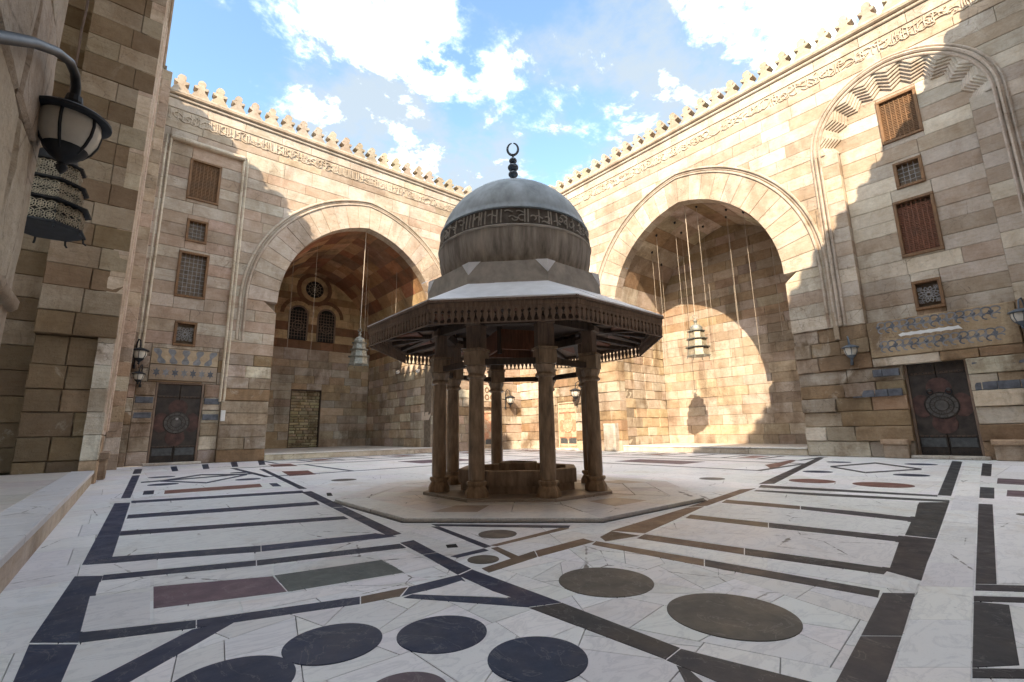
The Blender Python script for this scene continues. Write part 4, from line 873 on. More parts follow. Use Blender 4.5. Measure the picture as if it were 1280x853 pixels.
# floor inlays: outlines and discs in court coordinates (metres)
FP= [('N', [(0.514, 16.825), (0.688, 16.87), (0.343, 10.617), (0.217, 10.655)]), ('N', [(0.655, 20.121), (0.866, 20.237), (0.731, 17.6), (0.54, 17.539)]), ('N', [(1.659, 20.683), (1.852, 20.794), (1.649, 17.909), (1.485, 17.852)]), ('N', [(2.651, 21.26), (2.871, 21.391), (2.502, 18.211), (2.319, 18.145)]), ('N', [(3.692, 21.886), (3.942, 22.039), (3.377, 18.536), (3.174, 18.46)]), ('N', [(4.811, 22.577), (5.097, 22.756), (4.289, 18.858), (4.071, 18.803)]), ('N', [(0.132, 9.945), (0.327, 9.868), (0.111, 5.527), (-0.08, 5.35)]), ('N', [(-0.105, 4.966), (0.058, 4.832), (-0.017, 3.381), (-0.209, 3.554)]), ('N', [(-0.207, 3.529), (-0.017, 3.358), (-0.072, 2.645), (-0.211, 2.768)]), ('N', [(0.342, 10.102), (2.804, 9.428), (2.722, 9.007), (0.334, 9.75)]), ('N', [(0.268, 8.322), (2.512, 7.696), (2.435, 7.312), (0.245, 7.941)]), ('N', [(0.18, 6.939), (2.329, 6.082), (2.298, 5.842), (0.164, 6.628)]), ('N', [(0.113, 5.525), (1.167, 5.061), (1.101, 4.754), (-0.075, 5.347)]), ('N', [(1.17, 5.059), (2.185, 4.811), (2.277, 4.529), (1.11, 4.766)]), ('N', [(0.058, 4.858), (1.012, 4.506), (0.976, 4.329), (0.051, 4.687)]), ('N', [(1.017, 4.502), (2.151, 4.21), (2.12, 4.024), (0.981, 4.325)]), ('W', [(0.331, 9.638), (2.674, 8.888), (2.523, 7.805), (0.278, 8.4)]), ('W', [(0.244, 7.867), (2.417, 7.221), (2.324, 6.124), (0.188, 6.991)]), ('W', [(0.164, 6.577), (2.276, 5.787), (2.181, 4.841), (0.118, 5.556)]), ('W', [(-0.074, 5.315), (0.396, 5.141), (0.375, 4.784), (-0.088, 4.978)]), ('W', [(0.401, 5.137), (1.064, 4.818), (1.008, 4.543), (0.38, 4.78)]), ('W', [(1.07, 4.814), (2.272, 4.483), (2.184, 4.227), (1.016, 4.553)]), ('P', [(0.325, 4.24), (1.002, 3.926), (0.984, 3.491), (0.298, 3.716)]), ('E', [(1.016, 3.94), (1.78, 3.794), (1.752, 3.346), (0.989, 3.486)]), ('W', [(0.039, 4.637), (0.322, 4.503), (0.309, 4.231), (0.025, 4.321)]), ('W', [(-0.002, 4.284), (0.304, 4.127), (0.267, 3.359), (-0.019, 3.558)]), ('W', [(0.34, 4.489), (1.07, 4.237), (1.008, 3.974), (0.328, 4.26)]), ('W', [(1.079, 4.229), (1.824, 4.001), (1.786, 3.822), (1.02, 3.978)]), ('W', [(0.298, 3.69), (0.708, 3.508), (0.681, 3.267), (0.284, 3.415)]), ('W', [(0.716, 3.502), (1.264, 3.379), (1.468, 3.201), (0.69, 3.268)]), ('W', [(1.282, 3.386), (1.744, 3.312), (1.797, 3.082), (1.484, 3.187)]), ('N', [(-0.024, 3.549), (0.468, 3.327), (0.453, 3.195), (-0.017, 3.381)]), ('N', [(0.471, 3.324), (1.302, 3.066), (1.25, 2.939), (0.456, 3.192)]), ('B', [(1.306, 3.063), (1.614, 3.027), (1.492, 2.899), (1.254, 2.936)]), ('N', [(1.618, 3.023), (2.017, 3.022), (1.964, 2.864), (1.499, 2.892)]), ('N', [(0.434, 3.184), (0.651, 3.167), (0.149, 2.696), (0.022, 2.809)]), ('W', [(-0.023, 3.351), (0.42, 3.183), (0.019, 2.82), (-0.055, 2.887)]), ('N', [(3.58, 16.491), (3.722, 16.524), (2.962, 9.671), (2.838, 9.746)]), ('N', [(2.702, 9.172), (2.894, 9.21), (2.625, 6.872), (2.462, 6.891)]), ('N', [(2.458, 6.846), (2.619, 6.827), (2.37, 4.609), (2.216, 4.579)]), ('N', [(2.167, 4.241), (2.316, 4.255), (2.235, 3.693), (2.107, 3.727)]), ('N', [(2.105, 3.71), (2.233, 3.677), (2.169, 3.088), (2.009, 3.03)]), ('N', [(2.002, 3.009), (2.161, 3.066), (2.156, 2.137), (1.961, 2.218)]), ('N', [(1.955, 2.205), (2.154, 2.128), (2.134, 1.351), (1.987, 1.334)]), ('N', [(1.982, 1.328), (2.129, 1.344), (2.25, 0.841), (2.18, 0.701), (1.964, 0.895)]), ('N', [(1.974, 1.276), (1.979, 1.215), (1.827, 0.949), (1.731, 1.035)]), ('B', [(2.228, 3.038), (2.871, 3.151), (2.757, 2.989), (2.204, 2.916)]), ('B', [(2.876, 3.146), (3.521, 3.173), (3.498, 3.017), (2.762, 2.984)]), ('W', [(1.571, 2.849), (1.954, 2.897), (1.991, 2.4), (1.575, 2.856)]), ('N', [(1.493, 2.858), (1.565, 2.879), (1.989, 2.382), (1.963, 2.207)]), ('N', [(2.849, 4.837), (3.893, 3.686), (3.782, 3.605), (2.828, 4.698)]), ('N', [(2.775, 4.71), (2.843, 4.656), (2.706, 3.543), (2.624, 3.528)]), ('B', [(3.72, 3.674), (3.771, 3.583), (2.745, 3.511), (2.72, 3.573)]), ('N', [(2.249, 3.501), (2.609, 3.521), (2.596, 3.433), (2.265, 3.418)]), ('B', [(2.658, 3.48), (2.731, 3.481), (2.649, 3.062), (2.564, 3.083)]), ('K', [(2.991, 8.686), (3.06, 8.642), (2.94, 8.221), (2.864, 8.271)]), ('K', [(2.433, 3.87), (2.525, 3.838), (2.47, 3.715), (2.384, 3.765)]), ('N', [(18.296, 2.43), (18.022, 2.183), (9.307, 1.316), (9.294, 1.461)]), ('N', [(8.282, 1.502), (8.559, 1.238), (5.777, 0.968), (5.742, 1.229)]), ('N', [(5.697, 1.226), (5.736, 0.965), (4.167, 0.814), (4.283, 1.055)]), ('N', [(3.705, 0.923), (3.835, 0.79), (3.042, 0.704), (2.9, 0.837)]), ('N', [(2.888, 0.836), (3.03, 0.703), (2.197, 0.619), (2.048, 0.752)]), ('N', [(8.98, 3.802), (9.294, 1.461), (9.092, 1.433), (8.587, 3.68)]), ('N', [(8.224, 3.567), (8.779, 1.266), (8.559, 1.238), (7.877, 3.483)]), ('B', [(6.833, 3.392), (6.967, 2.484), (6.653, 2.378), (6.53, 3.314)]), ('N', [(6.972, 2.477), (6.896, 1.308), (6.603, 1.285), (6.659, 2.371)]), ('B', [(5.379, 3.128), (5.493, 2.295), (5.245, 2.197), (5.146, 3.056)]), ('N', [(5.498, 2.289), (5.643, 1.175), (5.396, 1.158), (5.25, 2.191)]), ('B', [(4.088, 2.88), (4.212, 1.98), (4.009, 1.89), (3.884, 2.828)]), ('N', [(4.216, 1.975), (4.357, 1.02), (4.16, 1.011), (4.0, 1.88)]), ('B', [(3.521, 3.017), (3.642, 2.035), (3.47, 1.943), (3.394, 2.958)]), ('N', [(3.646, 2.03), (3.748, 0.944), (3.588, 0.918), (3.474, 1.939)]), ('W', [(6.879, 3.403), (8.015, 3.58), (8.238, 1.503), (6.955, 1.318)]), ('W', [(5.411, 3.136), (6.446, 3.295), (6.546, 1.282), (5.687, 1.178)]), ('W', [(4.121, 2.902), (5.115, 3.008), (5.356, 1.156), (4.372, 1.019)]), ('W', [(3.864, 2.796), (3.995, 1.701), (3.715, 1.6), (3.575, 2.959)]), ('W', [(3.999, 1.697), (4.139, 0.817), (3.852, 0.793), (3.718, 1.596)]), ('B', [(3.683, 3.105), (3.971, 3.197), (3.994, 2.87), (3.58, 2.954)]), ('B', [(3.987, 3.21), (5.804, 3.423), (6.058, 3.318), (4.121, 2.902)]), ('B', [(5.878, 3.443), (8.106, 3.775), (8.451, 3.662), (6.147, 3.32)]), ('N', [(9.096, 3.891), (17.684, 5.645), (18.017, 5.516), (9.347, 3.714)]), ('W', [(17.929, 2.098), (17.564, 1.763), (14.453, 1.489), (14.657, 1.794)]), ('W', [(14.657, 1.794), (14.453, 1.489), (11.639, 1.24), (11.71, 1.518)]), ('W', [(11.71, 1.518), (11.639, 1.24), (9.434, 1.044), (9.412, 1.292)]), ('W', [(9.412, 1.292), (9.434, 1.044), (7.86, 0.905), (7.783, 1.132)]), ('W', [(7.783, 1.132), (7.86, 0.905), (6.687, 0.798), (6.563, 1.03)]), ('W', [(6.563, 1.03), (6.687, 0.798), (5.707, 0.71), (5.544, 0.945)]), ('W', [(5.544, 0.945), (5.707, 0.71), (4.924, 0.638), (4.73, 0.874)]), ('W', [(4.73, 0.874), (4.924, 0.638), (4.228, 0.574), (4.018, 0.8)]), ('W', [(4.018, 0.8), (4.228, 0.574), (3.531, 0.51), (3.308, 0.726)]), ('W', [(3.308, 0.726), (3.531, 0.51), (2.863, 0.443), (2.629, 0.655)]), ('W', [(2.629, 0.655), (2.863, 0.443), (2.377, 0.396), (2.144, 0.603)]), ('N', [(17.545, 1.746), (17.335, 1.551), (13.297, 1.236), (13.373, 1.389)]), ('N', [(10.929, 1.172), (10.91, 1.005), (9.355, 0.883), (9.336, 1.031)]), ('N', [(8.617, 0.97), (8.647, 0.842), (4.42, 0.486), (4.336, 0.577)]), ('N', [(4.315, 0.575), (4.833, -0.013), (4.668, -0.007), (4.157, 0.56)]), ('N', [(3.901, 0.541), (3.967, 0.402), (3.037, 0.313), (2.865, 0.442)]), ('N', [(4.022, 0.553), (4.514, -0.002), (4.37, 0.004), (3.909, 0.542)]), ('W', [(4.138, 0.558), (4.648, -0.006), (4.533, -0.002), (4.043, 0.552)]), ('N', [(2.856, 0.441), (3.275, 0.044), (3.159, 0.048), (2.753, 0.43)]), ('W', [(8.651, 0.828), (8.63, 0.252), (4.797, 0.112), (4.447, 0.481)]), ('P', [(12.891, 1.117), (12.75, 0.576), (11.692, 0.541), (11.743, 1.041)]), ('P', [(10.657, 0.846), (10.689, 0.429), (9.846, 0.407), (9.768, 0.796)]), ('N', [(0.612, 14.235), (3.143, 15.001), (3.077, 14.584), (0.601, 13.921)]), ('R', [(0.883, 11.546), (2.525, 11.449), (2.412, 10.715), (0.823, 10.839)]), ('N', [(0.573, 11.776), (0.732, 11.746), (0.678, 10.952), (0.52, 10.993)]), ('N', [(2.685, 11.392), (2.825, 11.316), (2.727, 10.545), (2.583, 10.627)]), ('N', [(0.976, 14.311), (1.985, 15.723), (1.927, 15.239), (0.954, 13.935)]), ('N', [(1.985, 15.723), (2.913, 14.737), (2.825, 14.278), (1.927, 15.239)]), ('N', [(2.913, 14.737), (1.732, 12.859), (1.69, 12.532), (2.825, 14.278)]), ('N', [(1.732, 12.859), (0.976, 14.311), (0.954, 13.935), (1.69, 12.532)]), ('N', [(14.42, 4.295), (16.534, 3.812), (15.999, 3.693), (13.98, 4.167)]), ('N', [(16.534, 3.812), (14.728, 2.516), (14.335, 2.453), (15.999, 3.693)]), ('N', [(14.728, 2.516), (12.959, 3.192), (12.624, 3.113), (14.335, 2.453)]), ('N', [(12.959, 3.192), (14.42, 4.295), (13.98, 4.167), (12.624, 3.113)]), ('R', [(4.363, 18.84), (5.071, 18.674), (4.878, 17.104), (4.184, 17.308)]), ('R', [(3.815, 14.869), (4.465, 14.615), (4.181, 13.003), (3.532, 12.998)]), ('R', [(13.871, 5.704), (16.498, 5.944), (16.089, 5.688), (12.503, 4.984)]), ('N', [(4.7, 19.2), (18.6, 19.2), (18.6, 19.36), (4.7, 19.36)]), ('N', [(4.7, 21.35), (18.6, 21.35), (18.6, 21.51), (4.7, 21.51)]), ('N', [(4.7, 19.36), (4.86, 19.36), (4.86, 21.35), (4.7, 21.35)]), ('N', [(5.96, 19.36), (6.12, 19.36), (6.12, 21.35), (5.96, 21.35)]), ('R', [(6.31, 19.75), (7.01, 19.75), (7.01, 20.95), (6.31, 20.95)]), ('N', [(7.22, 19.36), (7.38, 19.36), (7.38, 21.35), (7.22, 21.35)]), ('N', [(8.48, 19.36), (8.64, 19.36), (8.64, 21.35), (8.48, 21.35)]), ('N', [(9.74, 19.36), (9.9, 19.36), (9.9, 21.35), (9.74, 21.35)]), ('R', [(10.09, 19.75), (10.79, 19.75), (10.79, 20.95), (10.09, 20.95)]), ('N', [(11.0, 19.36), (11.16, 19.36), (11.16, 21.35), (11.0, 21.35)]), ('N', [(12.26, 19.36), (12.42, 19.36), (12.42, 21.35), (12.26, 21.35)]), ('N', [(13.52, 19.36), (13.68, 19.36), (13.68, 21.35), (13.52, 21.35)]), ('R', [(13.87, 19.75), (14.57, 19.75), (14.57, 20.95), (13.87, 20.95)]), ('N', [(14.78, 19.36), (14.94, 19.36), (14.94, 21.35), (14.78, 21.35)]), ('N', [(16.04, 19.36), (16.2, 19.36), (16.2, 21.35), (16.04, 21.35)]), ('N', [(17.3, 19.36), (17.46, 19.36), (17.46, 21.35), (17.3, 21.35)]), ('R', [(17.65, 19.75), (18.35, 19.75), (18.35, 20.95), (17.65, 20.95)]), ('N', [(18.56, 19.36), (18.72, 19.36), (18.72, 21.35), (18.56, 21.35)]), ('N', [(16.3, 5.6), (16.46, 5.6), (16.46, 19.2), (16.3, 19.2)]), ('N', [(18.55, 5.6), (18.71, 5.6), (18.71, 19.2), (18.55, 19.2)]), ('N', [(16.46, 5.6), (18.55, 5.6), (18.55, 5.76), (16.46, 5.76)]), ('N', [(16.46, 6.86), (18.55, 6.86), (18.55, 7.02), (16.46, 7.02)]), ('R', [(16.85, 7.26), (18.15, 7.26), (18.15, 7.86), (16.85, 7.86)]), ('N', [(16.46, 8.12), (18.55, 8.12), (18.55, 8.28), (16.46, 8.28)]), ('N', [(16.46, 9.38), (18.55, 9.38), (18.55, 9.54), (16.46, 9.54)]), ('N', [(16.46, 10.64), (18.55, 10.64), (18.55, 10.8), (16.46, 10.8)]), ('R', [(16.85, 11.04), (18.15, 11.04), (18.15, 11.64), (16.85, 11.64)]), ('N', [(16.46, 11.9), (18.55, 11.9), (18.55, 12.06), (16.46, 12.06)]), ('N', [(16.46, 13.16), (18.55, 13.16), (18.55, 13.32), (16.46, 13.32)]), ('N', [(16.46, 14.42), (18.55, 14.42), (18.55, 14.58), (16.46, 14.58)]), ('R', [(16.85, 14.82), (18.15, 14.82), (18.15, 15.42), (16.85, 15.42)]), ('N', [(16.46, 15.68), (18.55, 15.68), (18.55, 15.84), (16.46, 15.84)]), ('N', [(16.46, 16.94), (18.55, 16.94), (18.55, 17.1), (16.46, 17.1)]), ('N', [(16.46, 18.2), (18.55, 18.2), (18.55, 18.36), (16.46, 18.36)]), ('R', [(16.85, 18.6), (18.15, 18.6), (18.15, 19.2), (16.85, 19.2)]), ('N', [(3.0, 17.6), (15.6, 17.6), (15.6, 17.75), (3.0, 17.75)]), ('N', [(3.0, 13.2), (15.6, 13.2), (15.6, 13.35), (3.0, 13.35)]), ('N', [(3.0, 13.35), (3.15, 13.35), (3.15, 17.6), (3.0, 17.6)]), ('N', [(15.45, 13.35), (15.6, 13.35), (15.6, 17.6), (15.45, 17.6)]), ('P', [(8.2, 14.6), (10.6, 14.6), (10.6, 16.4), (8.2, 16.4)]), ('N', [(5.2, 13.35), (5.35, 13.35), (5.35, 17.6), (5.2, 17.6)]), ('N', [(13.2, 13.35), (13.35, 13.35), (13.35, 17.6), (13.2, 17.6)]), ('N', [(11.9, 5.0), (12.05, 5.0), (12.05, 12.6), (11.9, 12.6)]), ('N', [(14.9, 5.0), (15.05, 5.0), (15.05, 12.6), (14.9, 12.6)]), ('N', [(12.05, 5.0), (14.9, 5.0), (14.9, 5.15), (12.05, 5.15)]), ('N', [(12.05, 12.45), (14.9, 12.45), (14.9, 12.6), (12.05, 12.6)]), ('P', [(12.8, 7.6), (14.2, 7.6), (14.2, 10.0), (12.8, 10.0)])]
FC= [('N', 0.48, 2.406, 0.25), ('N', 0.942, 2.512, 0.232), ('N', 1.397, 2.244, 0.228), ('N', 1.572, 1.721, 0.226), ('P', 0.99, 1.854, 0.169), ('G', 2.662, 2.214, 0.317), ('G', 2.703, 1.379, 0.337), ('G', 3.062, 3.902, 0.193), ('G', 2.387, 3.231, 0.128), ('R', 10.244, 3.394, 0.379), ('R', 10.32, 2.324, 0.43), ('N', 16.113, 4.574, 0.3), ('N', 16.309, 2.787, 0.336), ('N', 12.427, 3.972, 0.293), ('N', 12.67, 2.349, 0.296), ('N', 1.083, 15.502, 0.291), ('N', 0.957, 13.073, 0.281), ('N', 2.87, 15.455, 0.25), ('N', 2.573, 12.876, 0.267), ('G', 4.113, 10.852, 0.272), ('G', 9.483, 4.965, 0.246), ('G', 7.904, 0.476, 0.124)]
# ---------------------------------------------------------------- marble floor of the court
fl = MB(); fl.add([(-.9, -1.3, -.03), (XR, -1.3, -.03), (XR, YL, -.03), (-.9, YL, -.03)], [[0, 1, 2, 3]]); floor = fl.build('courtyard_floor', 'bed', kind='structure')
WHITE = (.87, .87, .865); NAVY = (.017, .028, .062); SLATE = (.030, .032, .040)
FC0 = (5.40, 6.28)
def clip(poly, nx, ny, c):
    out = []
    for i in range(len(poly)):
        p, q = poly[i], poly[(i+1) % len(poly)]; a = p[0]*nx+p[1]*ny-c; b = q[0]*nx+q[1]*ny-c
        if a <= 0: out.append(p)
        if a*b < 0: t = a/(a-b); out.append((p[0]+(q[0]-p[0])*t, p[1]+(q[1]-p[1])*t))
    return out
def area(p): return abs(sum(p[i][0]*p[(i+1) % len(p)][1]-p[(i+1) % len(p)][0]*p[i][1] for i in range(len(p))))/2
slabs = []; rs = random.Random(21)
def split(p):
    a = area(p); cx = sum(q[0] for q in p)/len(p); cy_ = sum(q[1] for q in p)/len(p); dist = math.hypot(cx, cy_)
    odd = .1 < cx < 3.7 and .3 < cy_ < 3.6
    tgt = .10+.018*dist**1.75
    if odd: tgt = .14
    if a < tgt*rs.uniform(.7, 1.5): slabs.append(p); return
    w_ = max(q[0] for q in p)-min(q[0] for q in p); h_ = max(q[1] for q in p)-min(q[1] for q in p)
    th = 0 if w_ > h_ else math.pi/2
    th += rs.gauss(0, .38) if odd else 0
    nx, ny = math.cos(th), math.sin(th); t = rs.uniform(.36, .64)
    pr_ = [q[0]*nx+q[1]*ny for q in p]; c = min(pr_)+(max(pr_)-min(pr_))*t
    for q in (clip(p, nx, ny, c), clip(p, -nx, -ny, -c)):
        if len(q) > 2 and area(q) > .004: split(q)
split([(-.62, -1.3), (XR, -1.3), (XR, YL), (-.62, YL)])
slabs = [p for p in slabs if math.hypot(sum(q[0] for q in p)/len(p)-FC0[0], sum(q[1] for q in p)/len(p)-FC0[1]) < 99 and max(math.hypot(q[0]-FC0[0], q[1]-FC0[1]) for q in p) > 2.5]
def vis(p):
    cx = sum(q[0] for q in p)/len(p); cy_ = sum(q[1] for q in p)/len(p); d = Vector((cx, cy_, -1)); 
    return -(area(p)/d.length**3)*(1 if d.normalized().dot(Fv) > .55 else .001)
slabs.sort(key=vis); rest = MB()
for i, p in enumerate(slabs):
    mb = MB() if i < 290 else rest
    mb.prism(inset(p, .0022), -.028, rs.uniform(-.001, .0004), .0012, vary(WHITE, .05)); 
    if i < 290: mb.build('marble_slab', 'marble', floor)
if rest.v: rest.build('far_marble_slabs', 'marble', floor, kind='stuff')
KC = {'N': (NAVY, 'dark', 'dark_inlay'), 'B': ((.115, .078, .055), 'dark', 'warm_reflection_inlay'), 'W': (WHITE, 'marble', 'marble_bar'), 'P': ((.115, .085, .11), 'dark', 'porphyry_panel'), 'E': ((.085, .105, .105), 'dark', 'green_panel'),  # B: dark strips with the walls' warm reflection put into their colour
      'R': ((.155, .07, .06), 'dark', 'red_panel'), 'K': ((.012, .012, .012), 'black', 'drain_hole'), 'G': ((.085, .078, .07), 'dark', 'granite_disc')}
for i, (k, p) in enumerate(FP):
    col, mt, nm = KC[k]
    if k == 'N' and sum(q[0] for q in p) > sum(q[1] for q in p)*1.05: col = SLATE
    mb = MB(); mb.prism(inset(p, .0012), -.01, .0012+.000014*i, .0008, vary(col, .05 if k == 'W' else .16)); mb.build(nm, mt, floor)
for i, (k, x, y, r) in enumerate(FC):
    col, mt, nm = KC[k]; nm = 'dark_disc' if k == 'N' else ('porphyry_disc' if k in 'PR' else nm)
    n = 48; p = [(x+r*math.cos(2*math.pi*j/n), y+r*math.sin(2*math.pi*j/n)) for j in range(n)]
    mb = MB(); mb.prism(inset(p, .001), -.01, .0034+.00003*i, .0008, vary(col, .1)); mb.build(nm, mt, floor)

# ---------------------------------------------------------------- the ablution fountain
CX, CY = FC0
ft = thing('ablution_fountain', 'domed octagonal ablution fountain on stone columns with fringed wooden eaves', 'fountain', (CX, CY, 0))
def octa(r, k, off=0.): a = R(22.5)+R(45)*k+off; return (CX+r*math.cos(a), CY+r*math.sin(a))
def ring(ap): return [octa(ap/math.cos(R(22.5)), k) for k in range(8)]
# paved octagon
AP = 2.72
for k in range(8):
    p0, p1 = ring(AP)[k], ring(AP)[(k+1) % 8]; i0, i1 = ring(AP-.42)[k], ring(AP-.42)[(k+1) % 8]; j0, j1 = ring(1.3)[k], ring(1.3)[(k+1) % 8]
    L2 = lambda a, b, t: (a[0]+(b[0]-a[0])*t, a[1]+(b[1]-a[1])*t)
    cutt = [0, random.uniform(.3, .6), 1]
    for a, b in zip(cutt, cutt[1:]):
        mb = MB(); mb.prism(inset([L2(p0, p1, a), L2(p0, p1, b), L2(i0, i1, b), L2(i0, i1, a)], .002), .0, .046+random.uniform(-.002, .002), .003, vary((.80, .785, .76), .05)); mb.build('paving_slab', 'marble', ft)
    cutt = [0, random.uniform(.2, .35), random.uniform(.5, .7), 1]; m0, m1 = L2(i0, j0, random.uniform(.4, .6)), L2(i1, j1, random.uniform(.4, .6))
    for a, b in zip(cutt, cutt[1:]):
        for (q0, q1, s0, s1) in ((i0, i1, m0, m1), (m0, m1, j0, j1)):
            mb = MB(); mb.prism(inset([L2(q0, q1, a), L2(q0, q1, b), L2(s0, s1, b), L2(s0, s1, a)], .005), .0, .043+random.uniform(-.003, .003), .003, vary(random.choice(((.78, .75, .71), (.80, .78, .75), (.79, .77, .75), (.56, .47, .39))), .07)); mb.build('paving_slab', 'marble', ft)
for k in range(8):
    p0, p1 = ring(AP+.035)[k], ring(AP+.035)[(k+1) % 8]; i0, i1 = ring(AP-.02)[k], ring(AP-.02)[(k+1) % 8]
    mb = MB(); mb.prism([p0, p1, i1, i0], -.01, .006, 0, (.05, .048, .045)); mb.build('shadow_gap_strip', 'dark', ft)  # dark strip painting in the shadow gap along the platform edge
for k in range(8):
    p0, p1 = ring(1.50)[k], ring(1.50)[(k+1) % 8]; i0, i1 = ring(.7)[k], ring(.7)[(k+1) % 8]
    mb = MB(); mb.prism(inset([p0, p1, i1, i0], .003), .03, .085, .008, vary((.38, .33, .28), .1)); mb.build('plinth_slab', 'marble', ft)
# columns
RCOL = 1.365
mbs = {}
mb = MB()
shaft = [(.110, .30), (.119, .36), (.120, .7), (.116, 1.3), (.108, 1.80), (.112, 1.83)]
mb.lathe(shaft, (0, 0, 0), 12); 
def mesh_of(mb, name, mat, smooth=None):
    me = bpy.data.meshes.new(name); me.from_pydata(mb.v, [], mb.f); me.materials.append(M[mat])
    if smooth is not None: me.polygons.foreach_set('use_smooth', [True]*len(me.polygons)); me.set_sharp_from_angle(angle=R(smooth))
    return me
me_shaft = mesh_of(mb, 'column', 'col', 40)
mb = MB(); mb.lathe([(.175, .085), (.175, .15), (.150, .20), (.128, .235), (.148, .255), (.158, .28), (.150, .305), (.12, .31)], (0, 0, 0), 8, R(22.5)); me_base = mesh_of(mb, 'column_base', 'col', 25)
mb = MB(); mb.lathe([(.122, 1.80), (.150, 1.82), (.150, 1.85), (.125, 1.87), (.128, 1.90), (.152, 1.95), (.158, 1.99), (.14, 2.0)], (0, 0, 0), 8, R(22.5)); me_cap = mesh_of(mb, 'capital', 'col', 25)
mb = MB(); mb.obox((0, 0, 2.11), (.14, 0, 0), (0, .14, 0), (0, 0, .108)); mb.obox((0, 0, 2.24), (.155, 0, 0), (0, .155, 0), (0, 0, .018)); me_imp = mesh_of(mb, 'impost', 'col')
mb = MB(); mb.obox((0, 0, 2.50), (.13, 0, 0), (0, .085, 0), (0, 0, .24)); mb.obox((0, 0, 2.66), (.13, 0, 0), (0, .14, 0), (0, 0, .04)); me_post = mesh_of(mb, 'post', 'wood')
def inst(me, name, parent, loc, rz=0.):
    o = bpy.data.objects.new(name, me); o.location = loc; o.rotation_euler = (0, 0, rz); finish(o, parent); return o
for k in range(8):
    x, y = octa(RCOL, k); a = R(22.5)+R(45)*k
    c_ = inst(me_shaft, 'column', ft, (x-CX, y-CY, 0), a)
    inst(me_base, 'column_base', c_, (0, 0, 0)); inst(me_cap, 'capital', c_, (0, 0, 0)); inst(me_imp, 'impost', c_, (0, 0, 0)); inst(me_post, 'post', c_, (0, 0, 0), math.pi/2)
# basin
for k in range(8):
    p0, p1 = ring(.97)[k], ring(.97)[(k+1) % 8]; i0, i1 = ring(.80)[k], ring(.80)[(k+1) % 8]
    mb = MB(); mb.prism(inset([p0, p1, i1, i0], .002), .20, .42, .012); pn = mb.build('basin_panel', 'basin', ft)
    f0, f1 = ring(.93)[k], ring(.93)[(k+1) % 8]; mb = MB(); mb.prism(inset([f0, f1, i1, i0], .002), .08, .197, 0); mb.build('basin_foot', 'basin', pn)
mb = MB(); mb.prism(ring(.81), .085, .20); mb.build('basin_floor', 'basin', ft)
for k in range(8):
    p0, p1 = ring(.32)[k], ring(.32)[(k+1) % 8]; i0, i1 = ring(.24)[k], ring(.24)[(k+1) % 8]
    mb = MB(); mb.prism(inset([p0, p1, i1, i0], .002), .20, .50, .01); mb.build('inner_basin_panel', 'basin', ft)
mb = MB(); mb.prism(ring(.245), .2, .43); mb.build('inner_basin_bed', 'basin', ft)
# tie beams between the column heads, and the upper ring beam
for k in range(8):
    a, b = octa(RCOL, k), octa(RCOL, k+1)
    mb = MB(); mb.bar((a[0], a[1], 2.06), (b[0], b[1], 2.06), .07, .09); mb.build('tie_beam', 'wood_black', ft)
    mb = MB(); mb.bar((a[0], a[1], 2.70), (b[0], b[1], 2.70), .16, .14); mb.build('ring_beam', 'wood_black', ft)
